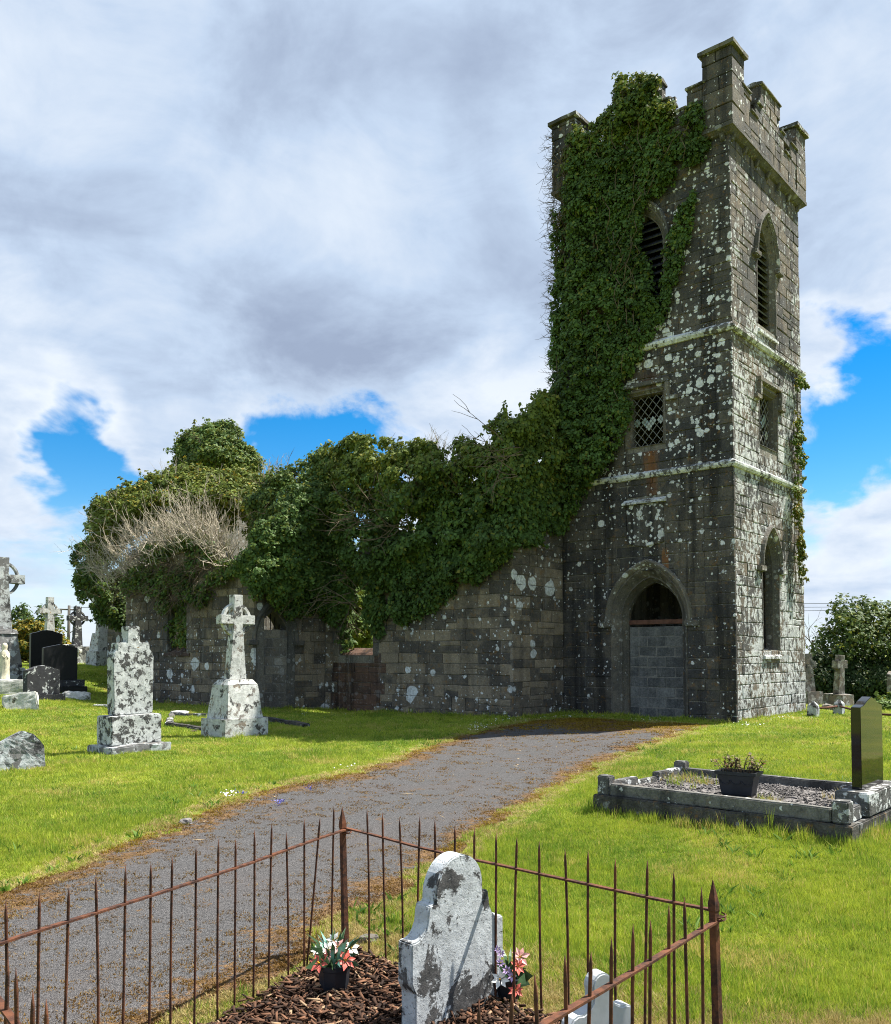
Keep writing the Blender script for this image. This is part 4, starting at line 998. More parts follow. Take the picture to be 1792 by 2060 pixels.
def run(a, b, za, zb, spacing, skip0=0.5, seed=1, lo=0.0, rise=None):
    rs = random.Random(seed); d = b-a; L = d.length; e = d.normalized(); nrm = Vector((-e.y, e.x))
    rl = MB(); P = []
    for k in range(9):
        t = k/8; p = a+d*t; sag = -0.012*math.sin(math.pi*t)+rs.uniform(-0.003, 0.003)
        P.append((p.x, p.y, za+(zb-za)*t+sag))
    rows = []
    for p in P:
        c = W2L(p, RAIL)
        rows.append([c+Vector((nrm.x*s1*0.011, nrm.y*s1*0.011, s2*0.004)) for s1, s2 in ((-1, -1), (1, -1), (1, 1), (-1, 1))])
    r = rl.loft(rows, closed=True).build('rail', MATS['rust'], RAIL)
    n = int((L-0.1)/spacing); off = (L-(n-1)*spacing)/2
    for k in range(n):
        s = off+k*spacing+rs.uniform(-0.012, 0.012); p = a+e*s; t = s/L; zr = za+(zb-za)*t
        zg = hz(p.x, p.y)-0.05
        hgt = zr-zg+rs.uniform(0.045, 0.065)
        if k == 3 and seed == 1: hgt = zr-zg+0.002
        la = (e.x*rs.uniform(-0.02, 0.02)+nrm.x*rs.uniform(-0.012, 0.012), e.y*rs.uniform(-0.02, 0.02)+nrm.y*rs.uniform(-0.012, 0.012))
        if k == 1 and seed == 1: la = (0.06, 0.03)
        be = (e.x*rs.uniform(-0.008, 0.008), e.y*rs.uniform(-0.008, 0.008))
        o = bar_mesh(hgt, la, be, 0.0056, rs.uniform(0.065, 0.085)).build('bar', MATS['rust'], RAIL, smooth=True)
        o.location = W2L((p.x-la[0]*0.85, p.y-la[1]*0.85, zg), RAIL)
run(FP['back'], FP['left'], RAIL_Z, 0.655, 0.132, seed=1)
run(FP['back'], FP['side'], RAIL_Z, 0.655, 0.132, seed=2)
run(FP['side'], FP['near'], 0.625, 0.66, 0.132, seed=3)
run(FP['left'], FP['near'], 0.655, 0.66, 0.132, seed=4)
for nm, h, lean in (('back', 0.76, (-0.018, 0.01)), ('side', 0.77, (-0.03, 0.0)), ('left', 0.76, (0.0, 0.0)), ('near', 0.76, (0.0, 0.0))):
    p = FP[nm]; zg = hz(p.x, p.y)-0.1
    b = MB(); s = 0.0135; w = lambda z, r: [(lean[0]*z/h+x*r, lean[1]*z/h+y*r, z) for x, y in ((-1, -1), (1, -1), (1, 1), (-1, 1))]
    H = h+0.1
    b.loft([w(0, s*1.15), w(H*0.5, s), w(H-0.115, s*0.95), w(H-0.11, s*1.1), w(H-0.085, s*1.1), w(H, s*0.08)], closed=True)
    b.add(w(H, s*0.1), [(0, 1, 2, 3)])
    o = b.build('corner_post', MATS['rust'], RAIL); o.location = W2L((p.x, p.y, zg), RAIL); o.rotation_euler = (0, 0, 0.75)
    c = MB().tube([(math.cos(t)*0.027, math.sin(t)*0.027, RAIL_Z+0.1-0.03+0.002*t) for t in np.linspace(0, 12.6, 26)], 0.0035, 4).build('wire_tie', MATS['rust'], o)

# ---- bark mulch inside the railing
QUAD = [tuple(FP[k]) for k in ('back', 'side', 'near', 'left')]
def chips():
    V = []; F = []; n = 10500
    xs = rng.uniform(-1.7, 1.2, n*5); ys = rng.uniform(1.3, 5.0, n*5)
    d = dist_poly_np(QUAD, xs, ys); ok = inside_np(QUAD, xs, ys) & (d > 0.015)
    # a straw-coloured rough margin is left along the inner side of the run behind the headstone
    xs, ys = xs[ok][:n], ys[ok][:n]; zs = hz_np(xs, ys)
    for x, y, z in zip(xs, ys, zs):
        L, w, t = rng.uniform(0.010, 0.036), rng.uniform(0.004, 0.010), rng.uniform(0.001, 0.0035)
        rot = Matrix.Rotation(rng.uniform(0, 6.28), 3, 'Z') @ Matrix.Rotation(rng.normal(0, 0.30), 3, 'Y') @ Matrix.Rotation(rng.normal(0, 0.4), 3, 'X')
        b = len(V); c = Vector((x, y, z+0.035+rng.uniform(-0.012, 0.022)))
        for sz in (-1, 1):
            for sx, sy in ((-1, -0.6), (1, -0.9), (0.8, 0.9), (-1, 0.7)): V.append(tuple(c+rot @ Vector((sx*L, sy*w, sz*t))))
        F += [(b, b+3, b+2, b+1), (b+4, b+5, b+6, b+7), (b, b+1, b+5, b+4), (b+1, b+2, b+6, b+5), (b+2, b+3, b+7, b+6), (b+3, b, b+4, b+7)]
    o = link('bark_mulch', np_mesh('bark_mulch', V, F, MATS['bark_chip'], False))
    tag(o, 'dark brown bark chippings spread inside the rusty railing', 'mulch', kind='stuff')
chips()
qx, qy = np.meshgrid(np.linspace(0, 1, 24), np.linspace(0, 1, 24))
q = [np.array(p) for p in QUAD]
bx = (1-qx)*(1-qy)*q[0][0]+qx*(1-qy)*q[1][0]+qx*qy*q[2][0]+(1-qx)*qy*q[3][0]; by = (1-qx)*(1-qy)*q[0][1]+qx*(1-qy)*q[1][1]+qx*qy*q[2][1]+(1-qx)*qy*q[3][1]
ii = np.arange(576).reshape(24, 24)
simple('mulch_soil', (0.030, 0.018, 0.012), 0.95, 0.1, 0.5, 40, 0.8)
bed = link('grave_bed', np_mesh('grave_bed', np.c_[bx.ravel(), by.ravel(), hz_np(bx, by).ravel()+0.022], np.stack([ii[:-1, :-1], ii[:-1, 1:], ii[1:, 1:], ii[1:, :-1]], -1).reshape(-1, 4), MATS['mulch_soil'])); bed['kind'] = 'structure'

# ------------------------------------------------------------------ headstones
def slab(name, poly, t, mat, parent, x0=0.0, bevel=0.008, rough=(2, 0.004, 6), smooth=False):
    """2-D outline (y, z) given thickness t along x"""
    o = MB().prism(poly, lambda p, q, x: (x, p, q), x0, x0-t).build(name, mat, parent, bevel=bevel, smooth=smooth)
    if rough: roughen(o, *rough)
    return o
def arc(cx_, cz, r, a0, a1, n=10): return [(cx_+r*math.cos(R(a0+(a1-a0)*k/n)), cz+r*math.sin(R(a0+(a1-a0)*k/n))) for k in range(n+1)]
# white shouldered stone in the foreground; its face looks along +x of the yard axes
def front_stone():
    Lp, Rp = Vector((-0.17, 3.74)), Vector((0.235, 4.15)); c = (Lp+Rp)/2; rz = math.atan2(-(Rp-Lp).x, (Rp-Lp).y)
    h = thing('headstone', (c.x, c.y, hz(c.x, c.y)), rz, 'large white lichen-blotched headstone with rounded top and scrolled shoulders inside the railing', 'headstone', 'headstones')
    a = 0.288; zs = 0.40-h.location.z
    prof = [(a-0.02, -0.1), (a-0.02, zs-0.21), (a, zs-0.17), (a, zs)]                       # right half, going up
    prof += [(a-0.02-0.075*math.sin(t), zs+0.095*(1-math.cos(t))) for t in np.linspace(0.1, math.pi/2, 8)]
    prof += [(a-0.103, zs+0.135), (a-0.140, zs+0.138)]
    top = arc(0, zs+0.165, a-0.140, 0, 90, 10); prof += [(y, z if z > zs+0.165 else zs+0.165) for y, z in [(p[0], zs+0.165+(p[1]-zs-0.165)*1.05) for p in top]]
    poly = prof+[(-y, z) for y, z in reversed(prof[:-1])]
    slab('slab', poly, 0.09, MATS['stone_front'], h, 0.045, 0.006, (2, 0.002, 7))
front_stone()

# small pale stone with a stubby rounded cross, behind the near rail
def small_cross():
    p = at(1203, 2035, 3.32); z0 = hz(p.x, p.y)
    h = thing('headstone', (p.x, p.y, z0), YAW-0.35, 'small smooth grey marble headstone shaped as a round-ended cross behind the railing', 'headstone', 'headstones')
    zc = 0.235
    pl = [(0.115, -0.05), (0.115, 0.09), (0.085, 0.12), (0.05, 0.13), (0.045, 0.17)]
    pl += [(0.075, 0.175)]+arc(0.105, zc, 0.048, -110, 110, 8)+[(0.06, zc+0.06), (0.045, zc+0.08), (0.042, zc+0.10)]
    pl += arc(0, zc+0.135, 0.046, -20, 90, 6)
    poly = pl+[(-y, z) for y, z in reversed(pl[:-1])]
    slab('cross_slab', poly, 0.06, MATS['marble'], h, 0.03, 0.006, None)
    for y in (0.07,): MB().lathe([(0.007, 0), (0.007, 0.006)], 8).build('fixing_plug', MATS['lead'], h, loc=(0.03, y, 0.14)).rotation_euler = (0, R(90), 0)
small_cross()

def petal_flower(parent, loc, r, n, mat, name='flower', up=(0.3, -0.8, 0.6), cup=0.35):
    upv = Vector(up).normalized(); q = upv.to_track_quat('Z', 'Y').to_matrix(); b = MB()
    for k in range(n):
        a = 2*math.pi*k/n+random.uniform(-0.15, 0.15); d = Vector((math.cos(a), math.sin(a), 0)); s = Vector((-d.y, d.x, 0)); L = r*random.uniform(0.85, 1.1)
        ps = [d*0.1*r, d*L*0.5+s*L*0.24+Vector((0, 0, cup*L*0.55)), d*L+Vector((0, 0, cup*L*0.55)), d*L*0.5-s*L*0.24+Vector((0, 0, cup*L*0.55)), d*L*0.55+Vector((0, 0, cup*L*0.35))]
        b.add([Vector(loc)+q @ p for p in ps], [(0, 1, 4), (1, 2, 4), (2, 3, 4), (3, 0, 4)])
    f = b.build(name, mat, parent)
    c = MB().add([Vector(loc)+q @ Vector(p) for p in ((0.15*r, 0, 0.1*r), (-0.1*r, 0.12*r, 0.1*r), (-0.1*r, -0.12*r, 0.1*r), (0, 0, 0.45*r))], [(0, 1, 3), (1, 2, 3), (2, 0, 3)]).build('stamen', MATS['yellow_bit'], f)
    return f
def blade(parent, base, tip, w, mat, name='leaf', bend=0.2):
    base, tip = Vector(base), Vector(tip); d = tip-base; s = d.cross(Vector((0.3, -1, 0.2))).normalized()*w; m = (base+tip)/2+Vector((0, 0, d.length*bend))
    return MB().add([base-s*0.3, base+s*0.3, m+s, tip, m-s], [(0, 1, 2, 4), (4, 2, 3)]).build(name, mat, parent)
def pot_one():
    p = at(672, 1992, 4.25); z0 = hz(p.x, p.y)+0.03
    t = thing('flower_pot', (p.x, p.y, z0), 0.2, 'black plastic pot of red and white artificial lilies on the bark', 'flower pot', 'grave flowers')
    b = MB().lathe([(0.062, 0.0), (0.068, 0.03), (0.076, 0.10), (0.080, 0.105), (0.080, 0.125), (0.073, 0.125), (0.070, 0.108)], 8)
    b.build('pot', MATS['plastic_pot'], t, bevel=0.0)
    rs = random.Random(3)
    for x, y, z, r, m in ((-0.085, -0.05, 0.155, 0.075, 'pink_petal'), (0.055, -0.07, 0.165, 0.078, 'pink_petal'), (0.02, 0.0, 0.215, 0.055, 'pale_pink'), (-0.03, 0.02, 0.195, 0.06, 'white_petal'),
                          (0.095, 0.02, 0.20, 0.06, 'white_petal'), (-0.04, -0.04, 0.185, 0.045, 'pale_pink'), (0.0, 0.05, 0.235, 0.055, 'white_petal'), (-0.09, 0.04, 0.19, 0.05, 'white_petal')):
        petal_flower(t, (x*0.85, y*0.85, z*0.92), r*0.74, 6, MATS[m], up=(x*5+rs.uniform(-.3, .3), -0.9, 0.7))
    for k in range(46):
        a = rs.uniform(0, 6.28); e = rs.uniform(0.06, 0.15)
        blade(t, (0.03*math.cos(a), 0.03*math.sin(a), 0.11), (e*math.cos(a), e*math.sin(a)-0.02, 0.15+rs.uniform(0.0, 0.12)), rs.uniform(0.004, 0.012), MATS['plastic_mint' if rs.random() < .45 else 'plastic_leaf'])
    for x, y, z in ((-0.14, -0.06, 0.13), (-0.02, -0.12, 0.14), (0.11, -0.07, 0.13)): blade(t, (0, 0, 0.12), (x, y, z), 0.035, MATS['plastic_leaf'], 'broad_leaf', 0.1)
pot_one()
def pot_two():
    p = at(1024, 2040, 4.1); z0 = hz(p.x, p.y)+0.03
    t = thing('flower_pot', (p.x, p.y, z0), 0.1, 'posy of lilac and pink artificial flowers beside the white headstone', 'flowers', 'grave flowers')
    MB().lathe([(0.05, 0.0), (0.06, 0.07), (0.066, 0.075), (0.066, 0.09), (0.058, 0.09)], 10).build('pot', MATS['plastic_pot'], t)
    rs = random.Random(5)
    for x, y, z, r, m in ((0.045, -0.03, 0.185, 0.062, 'pale_pink'), (0.03, -0.06, 0.155, 0.05, 'pink_petal'), (-0.02, -0.06, 0.14, 0.03, 'lilac'), (-0.045, -0.04, 0.165, 0.028, 'lilac'), (-0.04, -0.02, 0.20, 0.026, 'lilac'),
                          (0.0, -0.07, 0.115, 0.032, 'lilac'), (-0.05, -0.06, 0.10, 0.06, 'white_petal'), (0.015, -0.085, 0.06, 0.05, 'pink_petal'), (-0.06, -0.05, 0.23, 0.022, 'lilac')):
        petal_flower(t, (x, y, z), r*0.8, 7, MATS[m], up=(x*6, -0.9, 0.5))
    for k in range(20):
        a = rs.uniform(0, 6.28); blade(t, (0, 0, 0.08), (0.09*math.cos(a), 0.09*math.sin(a), 0.10+rs.uniform(0, 0.1)), 0.008, MATS['plastic_leaf'])
    for x, y, z in ((0.10, -0.06, 0.11), (0.06, -0.10, 0.09), (0.09, -0.03, 0.06)): blade(t, (0.02, 0, 0.08), (x, y, z), 0.035, MATS['plastic_leaf'], 'broad_leaf', 0.1)
pot_two()
def ribbon():
    p = at(240, 2062, 3.35); t = thing('ribbon', (p.x, p.y, hz(p.x, p.y)+0.05), 0, 'teal gift-ribbon loop lying on the bark by the railing', 'ribbon')
    for k, (dx, dz) in enumerate(((0.015, 0.035), (-0.02, 0.02))):
        pts = [(dx*s, -0.004*k, dz*s) for s in (0, 0.5, 1)]
        MB().loft([[(x-0.008*(1-s), y, z), (x+0.008*(1-s)+0.001, y-0.01, z)] for (x, y, z), s in zip(pts, (0, 0.4, 1))]).build('loop', MATS['teal'], t)
ribbon()

# ------------------------------------------------------------------ kerbed grave with black headstone
def kerbed_grave():
    FL, FR = Vector((1.40, 8.50)), Vector((3.15, 6.93)); e = (FR-FL); L = e.length; rz = math.atan2(e.y, e.x); Wd = 1.72
    t = thing('kerbed_grave', (FL.x, FL.y, 0.0), rz, 'raised concrete grave surround with lichened kerbs and gravel infill', 'grave')
    # plinth: long front and back, short ends
    zt = 0.255
    def piece(name, x0, x1, y0, y1, z0, z1, mat, bev=0.01, r=(3, 0.007, 4)):
        return roughen(MB().box(x0, x1, y0, y1, z0, z1).build(name, MATS[mat], t, bevel=bev), *r)
    piece('plinth', 0, L, 0, 0.2, -0.15, zt, 'concrete', r=(4, 0.010, 4)); piece('plinth', 0, L, Wd-0.2, Wd, -0.15, zt, 'concrete')
    piece('plinth', 0.002, 0.2, 0.202, Wd-0.202, -0.15, zt-0.003, 'concrete'); piece('plinth', L-0.3, L-0.002, 0.202, Wd-0.202, -0.15, zt-0.003, 'concrete')
    piece('kerb', 0.15, L-0.17, 0.05, 0.14, zt+0.002, zt+0.115, 'kerb_stone'); piece('kerb', 0.15, L-0.17, Wd-0.14, Wd-0.05, zt+0.002, zt+0.115, 'kerb_stone')
    piece('kerb', 0.05, 0.13, 0.16, 0.64, zt+0.002, zt+0.12, 'kerb_stone'); piece('kerb', 0.06, 0.12, 0.645, 1.05, zt+0.002, zt+0.075, 'kerb_stone'); piece('kerb', 0.05, 0.13, 1.055, Wd-0.16, zt+0.002, zt+0.12, 'kerb_stone')
    piece('kerb', L-0.13, L-0.05, 0.17, 0.42, zt+0.002, zt+0.115, 'kerb_stone'); piece('kerb', L-0.13, L-0.05, 1.30, Wd-0.16, zt+0.002, zt+0.115, 'kerb_stone')
    for x, y in ((0.03, 0.03), (L-0.16, 0.03), (0.03, Wd-0.16), (L-0.16, Wd-0.16)):
        piece('corner_block', x, x+0.13, y, y+0.125, zt+0.004, zt+0.185, 'kerb_stone', 0.012, (2, 0.005, 6))
    n = 40; xs, ys = np.meshgrid(np.linspace(0.1, L-0.1, n), np.linspace(0.1, Wd-0.1, n))
    zz = zt+0.03+0.012*np.sin(xs*9)*np.sin(ys*11)+rng.normal(0, 0.004, xs.shape); i2 = np.arange(n*n).reshape(n, n)
    link('gravel_bed', np_mesh('gravel_bed', np.c_[xs.ravel(), ys.ravel(), zz.ravel()], np.stack([i2[:-1, :-1], i2[:-1, 1:], i2[1:, 1:], i2[1:, :-1]], -1).reshape(-1, 4), MATS['stone_gravel']), t)
    V = []; F = []
    for k in range(3000):
        x, y, s = rng.uniform(0.14, L-0.14), rng.uniform(0.15, Wd-0.15), rng.uniform(0.007, 0.018); b = len(V); c = np.array((x, y, zt+0.035+rng.uniform(-0.005, 0.012)))
        q = rng.normal(0, 1, (6, 3)); base = np.array([(1, 0, 0), (-1, 0, 0), (0, 1, 0), (0, -1, 0), (0, 0, .7), (0, 0, -.7)])*s*(1+0.3*q[:, :1]); V += [tuple(c+v) for v in base]
        F += [(b, b+2, b+4), (b+2, b+1, b+4), (b+1, b+3, b+4), (b+3, b, b+4), (b+2, b, b+5), (b+1, b+2, b+5), (b+3, b+1, b+5), (b, b+3, b+5)]
    g = link('gravel', np_mesh('gravel', V, F, MATS['stone_gravel'], False), t); g['kind'] = 'stuff'
    M = Matrix.Translation((FL.x, FL.y, 0)) @ Matrix.Rotation(rz, 4, 'Z')
    hp = M @ Vector((L-0.15, 0.93, 0))
    h = thing('headstone', (hp.x, hp.y, 0), rz, 'polished black granite headstone with curved top on lichened base block', 'headstone', 'headstones')
    roughen(MB().box(-0.13, 0.14, -0.46, 0.46, zt+0.004, zt+0.20).build('base_block', MATS['kerb_stone'], h, bevel=0.012), 2, 0.005, 6)
    a = 0.30; zb, zsd = zt+0.20, zt+0.20+0.70
    prof = [(a, zb), (a, zsd-0.01), (a-0.045, zsd)]+[(a-0.045-0.02*k, zsd+0.0012*k*k) for k in range(1, 4)]+[(0.17-0.17*math.sin(t*math.pi/2), zsd+0.02+0.05*(math.sin(t*math.pi/2)**0.8)) for t in np.linspace(0, 1, 8)]
    poly = prof+[(-y, z) for y, z in reversed(prof[:-1])]
    slab('slab', poly, 0.08, MATS['polished_black'], h, 0.04, 0.004, None)
    # planter
    pp = M @ Vector((L*0.50, 0.62, 0))
    pt = thing('planter', (pp.x, pp.y, zt+0.045), rz+0.12, 'dark plastic trough planter with wilted plant on the gravel grave', 'planter')
    b = MB(); sec = lambda hx, hy, z: [(-hx, -hy, z), (hx, -hy, z), (hx, hy, z), (-hx, hy, z)]
    b.loft([sec(0.125, 0.075, 0), sec(0.135, 0.082, 0.02), sec(0.165, 0.10, 0.19), sec(0.185, 0.115, 0.195), sec(0.187, 0.117, 0.225), sec(0.170, 0.102, 0.225), sec(0.16, 0.095, 0.19)], closed=True)
    b.add(sec(0.16, 0.095, 0.19), [(0, 1, 2, 3)]); b.add(sec(0.125, 0.075, 0), [(0, 3, 2, 1)])
    b.build('trough', MATS['plastic_pot'], pt)
    for s in (-1, 0, 1):    # swag relief
        MB().tube([(0.10*s+0.045*math.cos(a_), -0.094-0.012*(0.5+0.5*math.sin(a_)), 0.145+0.035*math.sin(a_)) for a_ in np.linspace(math.pi, 2*math.pi, 9)], 0.006, 5).build('swag', MATS['plastic_pot'], pt)
    rs = random.Random(8); lf = MB(); st = MB(); br = MB()
    for k in range(58):
        x, y = rs.uniform(-0.14, 0.14), rs.uniform(-0.08, 0.08); tx, ty, tz = x*1.35+rs.uniform(-.04, .04), y*1.4, 0.20+rs.uniform(0.05, 0.17)
        st.tube([(x, y, 0.19), ((x+tx)/2, (y+ty)/2, 0.10+tz/2+0.02), (tx, ty, tz)], 0.003, 4)
        for j in range(6):
            a_ = rs.uniform(0, 6.28); L_ = rs.uniform(0.025, 0.05); d = Vector((math.cos(a_), math.sin(a_), rs.uniform(-0.3, 0.8))).normalized(); s = d.cross(Vector((0, 0, 1))).normalized()*L_*0.32; c = Vector((tx, ty, tz-rs.uniform(0, 0.04)))
            (lf if rs.random() < 0.72 else br).add([c, c+d*L_*0.5+s, c+d*L_, c+d*L_*0.5-s], [(0, 1, 2, 3)])
    pl = lf.build('wilted_leaves', MATS['wilted'], pt); st.build('stems', MATS['twig_brown'], pt); br.build('dead_leaves', MATS['wilted_brown'], pt)
    for o_ in pt.children:
        if o_.name.startswith(('wilted', 'stems', 'dead')): o_['kind'] = 'stuff'
    return M, L, Wd, zt
KG = kerbed_grave()

# ------------------------------------------------------------------ old monuments
def celtic(name, loc, label, mats, S, rz=YAW, tilt=(0, 0), plinth=True, group='celtic crosses', ringw=0.052):
    """S: dict of heights and half widths"""
    t = thing(name, loc, rz, label, 'cross', group, tilt)
    mp, ms = mats; z = -0.1
    for k, (w0, w1, d0, d1, z1) in enumerate(S['base']):
        b = MB(); q = lambda w, d, zz: [(-d, -w, zz), (d, -w, zz), (d, w, zz), (-d, w, zz)]
        b.loft([q(w0, d0, z+(0.003 if k else 0)), q(w1, d1, z1)], closed=True); b.add(q(w0, d0, z+(0.003 if k else 0)), [(3, 2, 1, 0)]); b.add(q(w1, d1, z1), [(0, 1, 2, 3)])
        roughen(b.build('plinth' if k == 0 else 'pedestal', MATS[mp], t, bevel=0.012), 3, 0.008, 5); z = z1
    zb = z+0.003; za, zt = S['arm'], S['top']; w0, w1 = S['shaft']; A = S['half']; hb = S['armh']; T = S['t']
    poly = [(w0, zb), (w1, za-hb), (A, za-hb*1.08), (A, za+hb*1.08), (w1*0.97, za+hb), (w1*1.0, zt), ]
    poly = poly+[(-y, zz) for y, zz in reversed(poly)]
    c = MB().prism(poly, lambda p, q, x: (x, p, q), T, -T)
    sh = c.build('cross_shaft', MATS[ms], t, bevel=0.008); roughen(sh, 3, 0.006, 6)
    rr = S['ring']; r0 = rr-ringw; r = MB(); n = 40
    for (ra, rb) in ((r0, rr),):
        vs = []
        for k in range(n):
            a_ = 2*math.pi*k/n
            for rad, x in ((r0, T*0.5), (rr, T*0.5), (rr, -T*0.5), (r0, -T*0.5)): vs.append((x, rad*math.cos(a_), za+rad*math.sin(a_)))
        fs = [(i*4+j, ((i+1) % n)*4+j, ((i+1) % n)*4+(j+1) % 4, i*4+(j+1) % 4) for i in range(n) for j in range(4)]
        r.add(vs, fs)
    r.build('ring', MATS[ms], t)
    if S.get('boss'):
        MB().lathe([(0.10, 0), (0.09, 0.03), (0.04, 0.05)], 12).build('boss', MATS[ms], t, loc=(T, 0, za)).rotation_euler = (0, R(90), 0)
    return t
# ringed cross by the gable
p = G(472, 1484); 
celtic('celtic_cross', (p.x, p.y, p.z), 'white lichened ringed cross on tall tapering pedestal in front of the ruined gable', ('stone_cross', 'stone_cross'),
       dict(base=[(0.46, 0.46, 0.38, 0.38, 0.36), (0.385, 0.315, 0.33, 0.25, 0.96), (0.315, 0.25, 0.25, 0.19, 1.05)], arm=2.13, top=2.58, shaft=(0.185, 0.095), half=0.36, armh=0.08, t=0.085, ring=0.302), YAW-0.04, (0, 0.0))
# speckled headstone with a stump cross
p = G(262, 1512)
h = thing('headstone', (p.x, p.y, p.z), YAW, 'thick white headstone speckled black with square stump on top and stepped base', 'headstone', 'headstones', (R(0.8), 0))
roughen(MB().box(-0.36, 0.34, -0.50, 0.48, -0.12, 0.13).build('foot_slab', MATS['stone_grey'], h, bevel=0.015), 4, 0.022, 3)
roughen(MB().box(-0.22, 0.21, -0.42, 0.40, 0.134, 0.56).build('plinth', MATS['stone_speckled'], h, bevel=0.012), 3, 0.007, 5)
a = 0.32; poly = [(a, 0.565), (a+0.01, 1.42), (a-0.02, 1.50), (a-0.055, 1.53), (a-0.06, 1.64), (0.105, 1.645), (0.10, 1.885)]
poly = poly+[(-y, z) for y, z in reversed(poly)]
slab('slab', poly, 0.20, MATS['stone_speckled'], h, 0.10, 0.012, (3, 0.006, 6))
# rough pointed marker
p = G(38, 1551)
h = thing('headstone', (p.x, p.y, p.z), YAW-0.25, 'squat rough grey field-stone marker with pointed top on the lawn', 'headstone', 'headstones', (0, R(-4)))
poly = [(0.32, -0.1), (0.30, 0.30), (0.18, 0.47), (0.02, 0.53), (-0.17, 0.42), (-0.31, 0.33), (-0.33, -0.1)]
slab('slab', poly, 0.13, MATS['stone_grey'], h, 0.06, 0.015, (4, 0.018, 5))
# grave kerb behind the ringed cross
def kerb_run(pts, w, hgt, label, mat='kerb_stone'):
    c = pts[0]; t = thing('grave_kerb', (c[0], c[1], hz(c[0], c[1])), 0, label, 'kerb')
    for a_, b_ in zip(pts[:-1], pts[1:]):
        a2, b2 = Vector(a_), Vector(b_); e = (b2-a2).normalized(); n = Vector((-e.y, e.x))*w/2
        v = []
        for z in (-0.15, hgt):
            for q in (a2-n, b2-n, b2+n, a2+n): v.append((q.x-c[0], q.y-c[1], hz(q.x, q.y)-hz(c[0], c[1])+z))
        roughen(MB().add(v, [(0, 3, 2, 1), (4, 5, 6, 7), (0, 1, 5, 4), (1, 2, 6, 5), (2, 3, 7, 6), (3, 0, 4, 7)]).build('kerb', MATS[mat], t, bevel=0.02), 4, 0.02, 3)
k1, k2, k3, k4 = G(340, 1463), G(345, 1443), G(520, 1450), G(618, 1466)
kerb_run([k1[:2], k2[:2]], 0.14, 0.09, 'short mossy kerb end at the foot of the white headstone')
kerb_run([k2[:2], G(440, 1446)[:2]], 0.14, 0.10, 'low mossy kerb behind the ringed cross')
kerb_run([k3[:2], k4[:2]], 0.16, 0.11, 'long low mossy kerb running from the ringed cross towards the path', 'concrete')
kerb_run([k1[:2], G(425, 1476)[:2]], 0.15, 0.10, 'low dark kerb between the speckled headstone and the ringed cross', 'concrete')
def boulder(u, v, size, label, mat='stone_white', sq=(1, 0.6, 0.55), rz=0.3, cat='stone'):
    p = G(u, v); t = thing('field_stone', (p.x, p.y, p.z), rz, label, cat, 'loose stones in the grass')
    bm = bmesh.new(); bmesh.ops.create_icosphere(bm, subdivisions=3, radius=1.0); sd = Vector((u*0.1, v*0.07, 0))
    for vv in bm.verts:
        c = vv.co; n = mnoise.noise(c*1.2+sd)*0.35+mnoise.noise(c*3+sd)*0.12
        f = (1+n)*(1/max(abs(c.x), abs(c.y), abs(c.z)))**0.55; vv.co = Vector((c.x*sq[0], c.y*sq[1], c.z*sq[2]))*f*size
    me = bpy.data.meshes.new('stone'); bm.to_mesh(me); bm.free(); me.materials.append(MATS[mat]); o = link('body', me, t); o.location = (0, 0, size*sq[2]*0.45)
boulder(362, 1442, 0.16, 'small squared white stone in the grass behind the speckled headstone', 'stone_cross', sq=(1.1, 0.8, 0.55), rz=0.0)
boulder(205, 1423, 0.2, 'flat pale stone half sunk in the sunny grass', 'stone_cross', (1.4, 0.8, 0.25))
boulder(153, 1408, 0.30, 'whitish boulder patched with orange lichen by the dark graves', 'stone_white', (1.1, 0.7, 0.5))
boulder(372, 1658, 0.06, 'small dark stone at the grassy edge of the path', 'stone_gravel', (1, 0.8, 0.6))
boulder(740, 1898, 0.055, 'small grey stone at the foot of the corner railing post', 'stone_far', (1, 0.8, 0.6))
boulder(388, 1474, 0.05, 'little reddish stone beside the dark kerb', 'brick_sill', (1.3, 0.8, 0.6))
# tumbled white blocks
p = G(42, 1428)
t = thing('stone_block', (p.x, p.y, p.z), YAW-0.5, 'tilted white stone block slumped in the grass', 'stone', None, (R(8), R(-6)))
roughen(MB().box(-0.15, 0.15, -0.34, 0.36, -0.12, 0.36).build('block', MATS['stone_white'], t, bevel=0.03), 3, 0.025, 4)
p = G(30, 1402)
t = thing('stone_block', (p.x-0.2, p.y+0.5, p.z), YAW-0.3, 'long whitish kerb stone under the pale statue', 'stone', None)
roughen(MB().box(-0.25, 0.25, -0.95, 0.62, -0.15, 0.40).build('block', MATS['stone_white'], t, bevel=0.03), 3, 0.02, 4)
